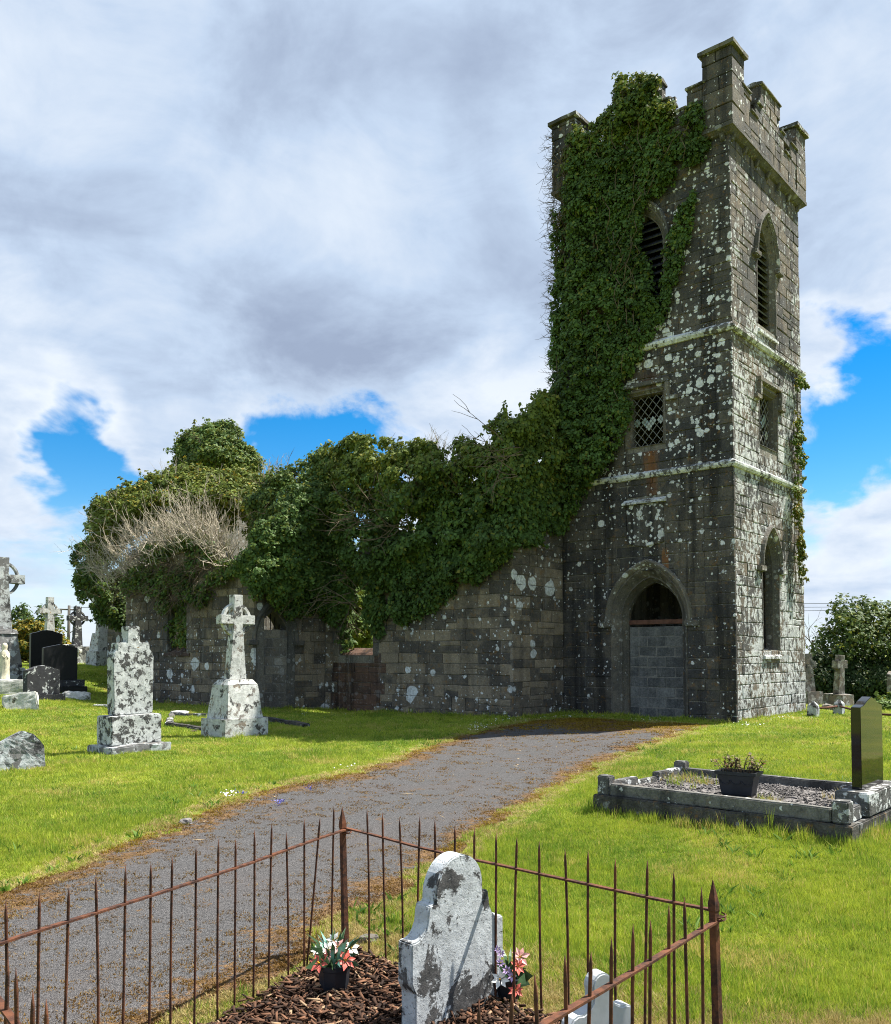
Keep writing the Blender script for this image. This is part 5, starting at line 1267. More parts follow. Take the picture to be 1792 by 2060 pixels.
# small pale robed statue on a slab
def statue():
    p = at(8, 1370, 23.0); t = thing('statue', (p.x, p.y, p.z-0.22), YAW, 'cream statuette of a robed praying figure on a dark ledge', 'statue')
    MB().box(-0.28, 0.28, -0.60, 0.60, 0.18, 0.27).build('ledge', MATS['dull_black'], t, bevel=0.01)
    MB().box(-0.24, 0.24, -0.5, 0.5, -0.5, 0.176).build('plinth', MATS['stone_grey'], t, bevel=0.01)
    b = MB(); n = 20; prof = [(0.19, 0.27), (0.20, 0.32), (0.165, 0.36), (0.15, 0.6), (0.155, 0.85), (0.165, 1.05), (0.15, 1.18), (0.09, 1.26), (0.075, 1.30), (0.088, 1.36), (0.09, 1.42), (0.07, 1.48), (0.02, 1.51)]
    vs = []
    for r, z in prof:
        for k in range(n):
            a_ = 2*math.pi*k/n; f = 1+(0.10*math.sin(a_*7+z*2) if 0.33 < z < 1.2 else 0); vs.append((0.75*r*f*math.cos(a_), r*f*math.sin(a_), z))
    b.add(vs, [(i*n+k, i*n+(k+1) % n, (i+1)*n+(k+1) % n, (i+1)*n+k) for i in range(len(prof)-1) for k in range(n)]+[tuple(range(n-1, -1, -1)), tuple((len(prof)-1)*n+k for k in range(n))])
    t.scale = (0.8, 0.8, 0.8)
    b.tube([(0.05, -0.10, 1.10), (0.11, -0.05, 1.02), (0.13, -0.005, 1.10)], [0.04, 0.032, 0.015], 8); b.tube([(0.05, 0.10, 1.10), (0.11, 0.05, 1.02), (0.13, 0.005, 1.10)], [0.04, 0.032, 0.015], 8)
    o = b.build('figure', MATS['statue'], t, smooth=True)
statue()
# great cross at the picture's edge
p = at(-3, 1392, 25.0)
celtic('celtic_cross', (p.x, p.y, hz(p.x, p.y)), 'tall grey ringed cross on big stepped pedestal beside the golden conifer', ('stone_grey', 'stone_grey'),
       dict(base=[(0.58, 0.58, 0.50, 0.50, 0.30), (0.54, 0.53, 0.46, 0.45, 0.50), (0.48, 0.36, 0.40, 0.30, 1.45), (0.40, 0.34, 0.33, 0.27, 1.58)], arm=3.02, top=3.62, shaft=(0.28, 0.17), half=0.62, armh=0.12, t=0.14, ring=0.50), YAW)
# spotted dark headstone, two black headstones
def hs(u, v, Y, w, hgt, t, mat, label, shape='curve', rz=YAW, base=None):
    p = at(u, v, Y); z0 = hz(p.x, p.y)
    h = thing('headstone', (p.x, p.y, z0), rz, label, 'headstone', 'headstones')
    a = w/2; zb = -0.15
    if base:
        for (bw, bd, z1, bm) in base: roughen(MB().box(-bd/2, bd/2, -bw/2, bw/2, zb+0.002, z1).build('base_block', MATS[bm], h, bevel=0.01), 2, 0.004, 5); zb = z1
    if shape == 'curve': prof = [(a, zb+0.003), (a, hgt-0.12), (a-0.03, hgt-0.10), (a*0.6, hgt-0.065), (a*0.35, hgt-0.02), (0, hgt)]
    elif shape == 'point': prof = [(a, zb+0.003), (a, hgt-0.10), (a*0.9, hgt-0.085), (0, hgt)]
    poly = prof+[(-y, z) for y, z in reversed(prof[:-1])]
    slab('slab', poly, t, MATS[mat], h, t/2, 0.008, (2, 0.002, 5) if 'stone' in mat else None)
    return h
hs(83, 1405, 21.4, 0.80, 0.86, 0.22, 'stone_spotted', 'low dark headstone covered in round white lichen spots', base=[(1.0, 0.4, 0.16, 'stone_spotted')])
hs(119, 1398, 24.3, 0.95, 1.38, 0.12, 'dull_black', 'black granite headstone with shallow pointed top in front of the other black one', 'point', base=[(1.35, 0.5, 0.22, 'dull_black'), (1.25, 0.4, 0.40, 'stone_spotted')])
hs(91, 1388, 26.5, 0.95, 1.60, 0.12, 'dull_black', 'black granite headstone with wavy curved top half hidden behind the pointed one', 'curve', base=[(1.3, 0.45, 0.25, 'dull_black')])
S1 = dict(base=[(0.42, 0.38, 0.36, 0.32, 0.72)], arm=2.12, top=2.62, shaft=(0.19, 0.12), half=0.42, armh=0.095, t=0.10, ring=0.31)
p = at(98, 1338, 33.0); celtic('celtic_cross', (p.x, p.y, hz(p.x, p.y)), 'pale ringed cross rising behind the black headstones', ('stone_cross', 'stone_cross'), dict(S1, arm=2.0, top=2.52), YAW, group='celtic crosses on the rise')
p = at(154, 1338, 35.0); celtic('celtic_cross', (p.x, p.y, hz(p.x, p.y)), 'dark spotted ringed cross standing clear on the skyline', ('stone_grey', 'stone_spotted'), dict(S1, arm=1.83, top=2.30, half=0.40), YAW, group='celtic crosses on the rise')
p = at(206, 1338, 33.0); celtic('celtic_cross', (p.x, p.y, hz(p.x, p.y)), 'monument on brown tapering pedestal half hidden by the nave corner ivy', ('stone_cross', 'stone_cross'),
       dict(base=[(0.46, 0.46, 0.4, 0.4, 0.55), (0.38, 0.30, 0.33, 0.25, 1.22)], arm=2.5, top=3.0, shaft=(0.24, 0.16), half=0.42, armh=0.12, t=0.12, ring=0.30), YAW, group='celtic crosses on the rise')
# rubble heap wall on the rise
def rubble(u0, u1, v, Y, hgt, label):
    a_, b_ = at(u0, v, Y), at(u1, v, Y); t = thing('rubble_wall', (a_.x, a_.y, hz(a_.x, a_.y)), 0, label, 'wall'); n = 0
    L = (b_-a_).length; rs = random.Random(int(u0))
    z = 0.0
    while z < hgt:
        x = 0.0
        while x < L:
            w = rs.uniform(0.16, 0.34); q = a_+(b_-a_)*(x/L)
            o = MB().box(0, w-0.01, -0.2, 0.12, z-0.03, z+0.15, jit=0.03).build('stone', MATS['stone_cross' if rs.random() < .6 else 'stone_spotted'], t, bevel=0.02); o.location = (q.x-a_.x, q.y-a_.y, hz(q.x, q.y)-hz(a_.x, a_.y)); x += w
        z += 0.16
rubble(128, 150, 1338, 34.5, 0.75, 'low drystone rubble wall beside the dark skyline cross')
rubble(166, 182, 1338, 36.0, 0.4, 'short heap of rubble between the skyline monuments')

# ------------------------------------------------------------------ far side: posts with rails, crosses by the hedge
posts = [(1636, 1452, 20.2), (1688, 1450, 21.2), (1757, 1462, 18.8)]
PW = []
lab = ['stubby white pyramid-topped post nearest the tower wall', 'stubby white pyramid-topped post at the back corner of the rail plot', 'stubby white pyramid-topped post half behind the black headstone']
for (u, v, Y), l in zip(posts, lab):
    p = at(u, v, Y); z0 = hz(p.x, p.y)-0.02; t = thing('stone_post', (p.x, p.y, z0), YAW, l, 'post', 'white posts of the railed plot'); PW.append(Vector((p.x, p.y, z0)))
    b = MB(); q = lambda w, z: [(-w, -w, z), (w, -w, z), (w, w, z), (-w, w, z)]
    b.loft([q(0.115, -0.1), q(0.10, 0.30), q(0.02, 0.40)], closed=True); b.add(q(0.02, 0.40), [(0, 1, 2, 3)])
    roughen(b.build('shaft', MATS['stone_front'], t, bevel=0.008), 2, 0.01, 7)
PW.append(PW[2]+Vector((0.9, -0.15, -0.02)))
for (i, j), l in (((0, 1), 'rusty pipe rail between two white posts by the tower'), ((1, 2), 'rusty pipe rail running behind the black headstone'), ((2, 3), 'rusty pipe rail leaving the third white post')):
    a_, b_ = PW[i]+Vector((0, 0, 0.24)), PW[j]+Vector((0, 0, 0.24)); t = thing('pipe_rail', a_, 0, l, 'rail', 'rusty rails of the railed plot')
    MB().tube([(0, 0, 0), (b_-a_)/2+Vector((0, 0, -0.01)), b_-a_], 0.024, 8).build('pipe', MATS['rust'], t, smooth=True)
p = at(1686, 1414, 29.0); z0 = hz(p.x, p.y)
celtic('celtic_cross', (p.x, p.y, z0), 'brownish ringed cross standing in front of the dark hedge', ('stone_far', 'stone_far'),
       dict(base=[(0.40, 0.36, 0.36, 0.32, 0.45)], arm=1.42, top=1.72, shaft=(0.20, 0.14), half=0.32, armh=0.12, t=0.10, ring=0.23), YAW-0.2, (0, R(3)), group='crosses by the hedge')
p = at(1628, 1414, 30.0); z0 = hz(p.x, p.y)
celtic('celtic_cross', (p.x, p.y, z0), 'grey shaded cross in the hedge close to the tower edge', ('stone_far', 'stone_far'),
       dict(base=[(0.40, 0.34, 0.36, 0.3, 0.5)], arm=1.40, top=1.78, shaft=(0.22, 0.15), half=0.30, armh=0.12, t=0.10, ring=0.23), YAW-0.5, (0, R(-3)), group='crosses by the hedge')
hs(1793, 1412, 27.0, 0.5, 1.2, 0.12, 'stone_far', 'plain grey upright stone at the end of the dark hedge', 'point')
boulder(1668, 1432, 0.16, 'dark low stone between the white posts', 'stone_far', (1.3, 0.8, 0.8))

# ------------------------------------------------------------------ power line
def pole():
    p = at(137, 1330, 60.0); t = thing('power_pole', (p.x, p.y, 0.6), 0.15, 'thin wooden power pole with slanted stay on the skyline', 'pole')
    zt = at(137, 1218, 60.0).z-0.6
    MB().tube([(0, 0, 0), (0, 0, zt)], [0.12, 0.09], 8).build('mast', MATS['pole_wood'], t, smooth=True)
    MB().tube([(-1.9, 0, zt-0.22), (0.5, 0, zt-0.3)], 0.05, 6).build('crossarm', MATS['pole_wood'], t); MB().tube([(-1.75, 0, zt-0.3), (0, 0, zt-1.9)], 0.03, 5).build('stay', MATS['pole_wood'], t)
    for x in (-1.85, 0.45): MB().lathe([(0.05, 0), (0.08, 0.08), (0.05, 0.2)], 8).build('insulator', MATS['pole_wood'], t, loc=(x, 0, zt-0.2))
    MB().tube([(0, 0, zt-1.9), (0.75, 0, zt-1.45)], 0.03, 5).build('stay', MATS['pole_wood'], t)
    a_ = Vector((p.x, p.y, 0.6+zt-0.1)); b_ = at(640, 1222, 75.0)
    w = MB().tube([(0, 0, 0)]+[tuple((b_-a_)*s+Vector((0, 0, -1.0*s*(1-s)))) for s in (0.25, 0.5, 0.75, 1)], 0.022, 4).build('power_cable', MATS['cable']); w.location = a_
    tag(w, 'thin power cable leaving the wooden pole on the skyline', 'cable', 'overhead cables')
pole()
for k, (v0, v1) in enumerate(((1213, 1208), (1221, 1214), (1229, 1219))):
    a_, b_ = at(1500, v0, 70.0), at(1900, v1, 62.0)
    w = MB().tube([(0, 0, 0)]+[tuple((b_-a_)*s+Vector((0, 0, -0.5*s*(1-s)))) for s in (0.25, 0.5, 0.75, 1)], 0.020, 4).build('power_cable', MATS['cable']); w.location = a_
    tag(w, ('highest', 'middle', 'lowest')[k]+' of the three power cables behind the tree by the tower', 'cable', 'overhead cables')

# ------------------------------------------------------------------ foliage tools
def unit(a): return a/np.maximum(np.linalg.norm(a, axis=-1, keepdims=True), 1e-9)
def leaf_mesh(name, C, N, Tt, L, Wd, mats, mi=None):
    N = unit(N); Tt = unit(Tt-N*(Tt*N).sum(-1, keepdims=True)); S = np.cross(N, Tt)
    L = L[:, None]; Wd = Wd[:, None]
    b = C-Tt*L*0.48; t = C+Tt*L*0.52-N*L*0.08; l = C-Tt*L*0.08+S*Wd-N*L*0.12; r = C-Tt*L*0.08-S*Wd-N*L*0.12; m = C+N*L*0.03
    n = len(C); V = np.stack([b, r, t, l], 1).reshape(-1, 3)
    k = np.arange(n)[:, None]*4
    F = np.concatenate([k+np.array([[0, 1, 2]]), k+np.array([[0, 2, 3]])], 1).reshape(-1, 3)
    me = np_mesh(name, V, F, mats, False)
    if mi is not None: me.polygons.foreach_set('material_index', np.repeat(mi, 2).astype(np.int32))
    return me
def clumps_to_leaves(Cc, Rr, per, out, size=(0.07, 0.12), droop=0.8, flat=0.0, shell=(0.55, 1.05)):
    """Cc clump centres, Rr radii, per leaves per clump, out outward direction (one, or one per clump)"""
    n = len(Cc); cnt = np.maximum(4, (per*(Rr/np.mean(Rr))**2).astype(int)); idx_ = np.repeat(np.arange(n), cnt); m = len(idx_)
    out = np.broadcast_to(np.asarray(out, float), (n, 3))[idx_]
    d = unit(rng.normal(0, 1, (m, 3))+out*0.55+np.array([0, 0, 0.25]))
    P = Cc[idx_]+d*(Rr[idx_]*rng.uniform(shell[0], shell[1], m))[:, None]*np.array([1, 1, 0.85])
    N = d*0.7+out*0.45+np.array([0, 0, 0.45])+rng.normal(0, 0.42, (m, 3))
    Tt = np.array([0, 0, -droop])+d*0.4+rng.normal(0, 0.5, (m, 3))
    L = rng.uniform(size[0], size[1], m); return P, N, Tt, L, L*rng.uniform(0.34, 0.46, m), idx_
def sample_poly(poly, n):
    xs = [p[0] for p in poly]; ys = [p[1] for p in poly]; o = []
    while len(o) < n:
        x = rng.uniform(min(xs), max(xs), n*3); y = rng.uniform(min(ys), max(ys), n*3); k = inside_np(poly, x, y)
        o += list(zip(x[k], y[k]))
    return o[:n]
def twig(mb, p, d, L, r, depth, spread=0.5, up=0.1, segs=4, kids=3, n=4, taper=0.45):
    p = Vector(p); d = Vector(d).normalized(); pts = [p.copy()]; s = L/segs
    for k in range(segs):
        d = (d+Vector((random.gauss(0, 0.16), random.gauss(0, 0.16), random.gauss(0, 0.16)+up*0.3))).normalized(); p = p+d*s; pts.append(p.copy())
        if depth > 0 and k >= 1:
            for _ in range(kids if k == segs-1 else max(1, kids-1)):
                if random.random() < 0.75:
                    a = (d+Vector((random.gauss(0, spread), random.gauss(0, spread), random.gauss(0, spread)+up))).normalized()
                    twig(mb, p, a, L*random.uniform(0.45, 0.75), r*0.6, depth-1, spread, up, max(2, segs-1), kids, 3, taper)
    rs = [r*(1-(1-taper)*k/segs) for k in range(segs+1)]
    mb.tube(pts, rs, n, cap=False)
def foliage_thing(name, label, cat, group, loc, parts):
    t = thing(name, loc, 0, label, cat, group)
    for nm, me in parts:
        o = link(nm, me, t); o.location = (-loc[0], -loc[1], -loc[2]); o['kind'] = 'stuff'
    return t
nA = -np.array(AY); nB = np.array(AX); UP = np.array([0, 0, 1.0])
pA, NA = TC.copy(), Vector(nA)                          # tower door face
def wp(x, y, z): return MT @ Vector((x, y, z))
def fbm(x, y, s=1.0): return mnoise.fractal(Vector((x*s, y*s, 3.3)), 0.7, 2.0, 4)

# ------------------------------------------------------------------ ivy on the tower
def tower_ivy():
    Cc, Rr, lim = [], [], []
    for u, v in sample_poly(IVY_TOWER, 2300)+sample_poly(IVY_STRIP, 190):
        n = fbm(u, v, 0.021)
        edge = dist_poly_np(IVY_TOWER, np.array([u]), np.array([v]))[0]
        strip = inside(IVY_STRIP, u, v)
        if not strip and (u > 1355 and v < 400) and n < -0.05: continue       # thin, open growth towards the corner
        left = max(0, min(1, (1270-u)/120))
        th = 0.05+(0.10 if strip else 0.14+0.28*left+0.18*n)*min(1, edge/22+0.25)
        if v < 250: th += 0.14
        if v > 640: th += 0.15*min(1, (v-640)/150)*min(1, edge/25)
        th = max(0.04, th)
        p = on_plane(u, v, pA+NA*th*rng.uniform(0.35, 1.0), NA)
        l = (Vector(p)-TC).dot(AX)
        Cc.append(p); Rr.append(rng.uniform(0.09, 0.17)*(1.0 if not strip else 0.7))
    for k in range(150):    # over the battlements and round the far corner of the face
        u, v = random.uniform(1232, 1318), random.uniform(152, 245); p = on_plane(u, v, pA+NA*0.05, NA)
        p = p-NA*random.uniform(0, 0.35); Cc.append(p); Rr.append(0.13)
    for k in range(420):
        z = random.uniform(4.6, 12.2); w = 0.04+0.16*max(0, 1-abs(z-6.5)/4)
        Cc.append(wp(-4.2-random.uniform(0.0, w), random.uniform(-0.3, 0.5), z)); Rr.append(random.uniform(0.09, 0.16))
    Cc = np.array(Cc); Rr = np.array(Rr)
    P, N, Tt, L, Wl, ix = clumps_to_leaves(Cc, Rr, 26, nA+0.15*UP, (0.045, 0.115))
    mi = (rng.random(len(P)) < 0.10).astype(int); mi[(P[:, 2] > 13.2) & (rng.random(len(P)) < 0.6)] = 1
    st = MB()
    for k in range(55):      # clinging stems
        u, v = random.choice(sample_poly(IVY_TOWER, 40)); pts = []
        for s in range(7):
            pts.append(on_plane(u, v, pA+NA*random.uniform(0.20, 0.42), NA)); u += random.gauss(2, 7); v -= random.uniform(12, 24)
            if not inside(IVY_TOWER, u, v): break
        if len(pts) > 2: st.tube(pts, [0.009]*len(pts), 4, cap=False)
    for k in range(60):
        z = random.uniform(11.2, 14.0); p = wp(-4.2-random.uniform(-0.5, 0.16), -0.15-random.uniform(0.05, 0.12), z); twig(st, p, (random.gauss(0, .3), random.gauss(0, .3), -1), random.uniform(0.3, 0.6), 0.010, 1, 0.5, 0, 4, 2)
    fz = MB()
    for k in range(900):     # fringe of bare twigs on the outer edge
        z = random.uniform(5.0, 14.2); p = wp(-4.25-random.uniform(0, 0.12), random.uniform(-0.25, 0.5), z)
        d = -AX*1.0+NA*random.uniform(-0.3, 0.3)+Vector((0, 0, random.uniform(-0.3, 0.7))); twig(fz, p, d, random.uniform(0.10, 0.28), 0.0075, 1, 0.6, 0.25, 3, 2)
    foliage_thing('tower_ivy', 'thick dark ivy sheet climbing the door face of the tower to the battlements', 'ivy', 'ivy on the ruin', tuple(TC-AX*4.1),
                  [('leaves', leaf_mesh('tower_ivy', P, N, Tt, L, Wl, [MATS['ivy_leaf'], MATS['ivy_top']], mi)), ('stems', st.mesh('stems', MATS['twig_brown'])), ('bare_twigs', fz.mesh('twigs', MATS['twig_brown']))])
tower_ivy()
def side_ivy():
    """sparse golden ivy hanging on the far edge of the lichened face"""
    Cc, Rr, st = [], [], MB()
    for a, b, wd, n in (((1612, 770), (1600, 782), 14, 16), ((1600, 830), (1606, 975), 9, 46), ((1596, 985), (1607, 1085), 5, 26), ((1604, 1085), (1610, 1170), 6, 30)):
        for k in range(n):
            s = random.random(); u = a[0]+(b[0]-a[0])*s+random.gauss(0, wd*0.45); v = a[1]+(b[1]-a[1])*s+random.gauss(0, 4)
            p = on_plane(min(u, 1612), v, TC+AX*0.10, AX)
            p = p+AX*random.uniform(0, 0.10)
            if u > 1612: p = p+Vector((0.1*(u-1612)/10, 0, 0))
            Cc.append(p); Rr.append(random.uniform(0.06, 0.11))
    top = on_plane(1604, 830, TC+AX*0.06, AX); bot = on_plane(1608, 1165, TC+AX*0.06, AX)
    st.tube([top+Vector((0, 0, 1.0)), top, top*0.6+bot*0.4, bot], 0.014, 5)
    P, N, Tt, L, Wl, ix = clumps_to_leaves(np.array(Cc), np.array(Rr), 22, nB, (0.05, 0.09))
    mi = np.where(P[:, 2] < 5.3, (rng.random(len(P)) < 0.7)*1, (rng.random(len(P)) < 0.2)*1)
    foliage_thing('side_ivy', 'narrow strand of yellowing ivy hanging on the far edge of the lichened tower face', 'ivy', 'ivy on the ruin', tuple(TC+AY*4.1),
                  [('leaves', leaf_mesh('side_ivy', P, N, Tt, L, Wl, [MATS['ivy_fresh'], MATS['ivy_gold']], mi)), ('stems', st.mesh('stems', MATS['twig_brown']))])
side_ivy()
# ------------------------------------------------------------------ ivy thicket over the nave
def nave_ivy():
    Cc, Rr, Od = [], [], []
    pS = wp(NX0, NY0, 0); pW = wp(NX0, NY0, 0)
    for u, v in sample_poly(IVY_NAVE, 2600):
        n = fbm(u, v, 0.012); n2 = fbm(u+300, v, 0.035)
        e = dist_poly_np(IVY_NAVE, np.array([u]), np.array([v]))[0]
        if u < 1030:
            z = on_plane(u, v, pS, NA).z
            th = (0.30+0.55*n+0.30*n2+0.35*max(0, min(1, (z-3.0)/2.5)))*min(1, e/40+0.12)
            th = max(0.05, th); f = rng.uniform(0.25, 1.0)
            if z > 4.2: f = rng.uniform(-0.9, 1.0)
            p = on_plane(u, v, pS+NA*th*f, NA); Od.append(nA)
        else:
            z = on_plane(u, v, pW, AX).z
            th = max(0.05, (0.25+0.35*n+0.2*n2)*min(1, e/40+0.15)); p = on_plane(u, v, pW+AX*th*rng.uniform(0.2, 1.0), AX); Od.append((nA+nB)*0.7)
        if fbm(u+900, v+70, 0.03) < -0.30: Od.pop(); continue
        # airy crown against the sky
        if e < 30 and p.z > 5.6 and n2 < -0.12: Od.pop(); continue
        Cc.append(p); Rr.append(rng.uniform(0.13, 0.27))
    for k in range(120):     # strands added over the side window's far jamb, hiding its sunlit face
        Cc.append(MT @ Vector(fS(random.uniform(5.35, 5.75), random.uniform(1.75, 3.4), -random.uniform(-0.05, 0.4)))); Rr.append(random.uniform(0.06, 0.11)); Od.append(nB)
    k0 = len(Cc)
    for k in range(420):     # loose sprays standing out of the mass
        q = Vector(Cc[random.randrange(k0)]); d = Vector((random.gauss(0, .5), random.gauss(-.5, .3), random.gauss(.35, .5))).normalized()
        for s in range(3): Cc.append(q+d*(0.20+0.09*s)); Rr.append(0.075-0.012*s); Od.append(nA)
    Cc = np.array(Cc); Rr = np.array(Rr)
    P, N, Tt, L, Wl, ix = clumps_to_leaves(Cc, Rr, 30, np.array(Od), (0.05, 0.135))
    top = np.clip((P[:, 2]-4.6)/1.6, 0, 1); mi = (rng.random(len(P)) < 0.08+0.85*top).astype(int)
    st = MB()
    for k in range(26):
        x = random.uniform(-10.0, -5.0); p = wp(x, NY0+random.uniform(-0.1, 0.5), random.uniform(4.2, 5.2)); twig(st, p, (random.gauss(0, .5), random.gauss(0, .3)-.3, 0.9), random.uniform(0.7, 1.2), 0.020, 2, 0.55, 0.25, 4, 2)
    for k in range(38):      # bare loops showing on the face of the thicket
        u, v = random.choice([(random.uniform(690, 760), random.uniform(1010, 1080)), (random.uniform(760, 840), random.uniform(1010, 1070)), (random.uniform(1000, 1060), random.uniform(870, 960)), (random.uniform(700, 720), random.uniform(1160, 1240))])
        p = on_plane(u, v, pS+NA*0.75, NA); twig(st, p, Vector((random.gauss(-.6, .4), random.gauss(-.2, .2), random.gauss(0.1, .5))), random.uniform(0.5, 1.0), 0.014, 1, 0.5, 0, 4, 2)
    for k in range(14):
        u = random.uniform(650, 705); p = on_plane(u, random.uniform(1190, 1230), pS+NA*0.10, NA); twig(st, p, Vector((random.gauss(0.3, .2), 0, -1)), random.uniform(0.5, 0.9), 0.012, 1, 0.35, -0.1, 4, 2)
    foliage_thing('nave_ivy', 'great dark green ivy thicket with bushy crown spilling over the nave side wall', 'ivy', 'ivy on the ruin', tuple(wp(-8, -2.2, 0.1)),
                  [('leaves', leaf_mesh('nave_ivy', P, N, Tt, L, Wl, [MATS['ivy_leaf'], MATS['ivy_top']], mi)), ('branches', st.mesh('branches', MATS['twig_brown']))])
nave_ivy()
def bushy(name, label, poly, depth, n, rad, per, size, mats, topfrac, group='ivy on the ruin', thin=-0.2, loc=None, twigs=0, tw=None, out=(-0.2, -0.9, 0.3), cat='ivy', freq=0.02):
    Cc, Rr = [], []
    for u, v in sample_poly(poly, n):
        nn = fbm(u*1.3+50, v*1.3, freq)
        e = dist_poly_np(poly, np.array([u]), np.array([v]))[0]
        if nn < thin and e < 40: continue
        d0, d1 = depth(u, v) if callable(depth) else depth
        bulge = (d1-d0)*0.5*min(1, e/45); mid = (d0+d1)/2+nn*0.4
        p = at(u, v, mid+rng.uniform(-1, 1)*bulge if rng.random() < 0.4 else mid-bulge*rng.uniform(0.6, 1)); Cc.append(p); Rr.append(rng.uniform(*rad))
    k0 = len(Cc)
    for k in range(k0//5):
        q = Vector(Cc[random.randrange(k0)]); d = Vector((random.gauss(0, .6), random.gauss(-.3, .4), random.gauss(.5, .5))).normalized(); r_ = rad[0]
        for s in range(3): Cc.append(q+d*r_*(1.5+0.7*s)); Rr.append(r_*(0.55-0.1*s))
    Cc = np.array(Cc); Rr = np.array(Rr)
    P, N, Tt, L, Wl, ix = clumps_to_leaves(Cc, Rr, per, np.array(out), (size[0]*0.65, size[1]))
    mi = (rng.random(len(P)) < topfrac).astype(int)
    parts = [('leaves', leaf_mesh(name, P, N, Tt, L, Wl, [MATS[m] for m in mats], mi))]
    if twigs:
        st = MB()
        for k in range(twigs):
            c = Vector(Cc[random.randrange(len(Cc))]); twig(st, c-Vector((0, 0, 0.4)), Vector((random.gauss(-0.2, .6), random.gauss(-.3, .5), random.gauss(0.6, .5))), random.uniform(0.35, 0.75), 0.013, 2, 0.6, 0.15, 4, 2)
        parts.append(('branches', st.mesh('branches', MATS[tw or 'twig_brown'])))
    if loc is None: c = Cc.mean(0); loc = (c[0], c[1], hz(c[0], c[1]))
    return foliage_thing(name, label, cat, group, tuple(loc), parts)
def flank_depth(u, v):
    # the flank runs away from the transept corner to the nave wall
    t = max(0, min(1, (u-508)/144.0)); y = 21.77+(23.55-21.77)*t; return (y-0.75, y+0.35)
bushy('flank_ivy', 'ivy curtain hanging over the blocked door beside the transept', IVY_FLANK, flank_depth, 760, (0.12, 0.22), 32, (0.07, 0.115), ('ivy_leaf', 'ivy_top'), 0.15, twigs=10, thin=-0.5)
MIDTOP = [(500, 1010), (540, 968), (600, 940), (660, 905), (690, 930), (690, 1080), (640, 1110), (560, 1120), (520, 1090)]
bushy('middle_ivy', 'olive ivy hump between the dead brushwood and the nave thicket', MIDTOP, (23.0, 24.6), 620, (0.14, 0.26), 32, (0.075, 0.12), ('ivy_leaf', 'ivy_top'), 0.5, twigs=26, thin=-0.28)
BACK = [(182, 1060), (190, 1015), (250, 980), (310, 962), (370, 945), (430, 955), (490, 952), (545, 968), (530, 1020), (500, 1080), (440, 1050), (330, 1050), (250, 1090), (215, 1120), (185, 1110)]
bushy('back_ivy', 'yellow-green ivy bank rising behind the dead brushwood of the transept', BACK, (25.6, 28.0), 1500, (0.15, 0.30), 30, (0.08, 0.13), ('ivy_top', 'ivy_gold'), 0.22, twigs=60, tw='twig_pale', thin=-0.25)
PEAK = [(360, 945), (358, 905), (378, 878), (410, 862), (455, 856), (475, 868), (480, 888), (505, 905), (527, 935), (505, 955), (440, 965), (385, 962)]
bushy('gable_ivy', 'rounded ivy bush crowning the chimney of the far gable', PEAK, (32.4, 35.2), 620, (0.20, 0.36), 34, (0.10, 0.16), ('ivy_leaf', 'ivy_top'), 0.45, twigs=18, thin=-0.35, freq=0.03)
OVER = [(150, 1120), (165, 1085), (182, 1050), (215, 1090), (240, 1120), (250, 1200), (252, 1262), (205, 1255), (190, 1225), (160, 1205), (158, 1180), (146, 1150)]
bushy('corner_ivy', 'ragged ivy bush overhanging the far corner of the nave', OVER, (27.5, 29.8), 640, (0.12, 0.26), 22, (0.09, 0.14), ('ivy_leaf', 'ivy_top'), 0.12, twigs=4, thin=-0.05, freq=0.035)
# inside the nave, seen lit through the side window
WIN = [(690, 1175), (735, 1165), (748, 1240), (750, 1300), (690, 1300)]
bushy('nave_sapling', 'sunlit fresh green shrub growing inside the nave behind the window', WIN, (24.3, 26.2), 190, (0.14, 0.24), 26, (0.09, 0.14), ('ivy_fresh', 'ivy_fresh'), 0.5, group='shrubs', thin=-1, cat='shrub')
bushy('transept_ivy', 'dark ivy filling the empty transept window from inside', [(325, 1200), (385, 1200), (385, 1300), (325, 1300)], (25.2, 25.9), 170, (0.13, 0.2), 26, (0.07, 0.11), ('ivy_leaf', 'hedge_leaf'), 0.5, thin=-2)
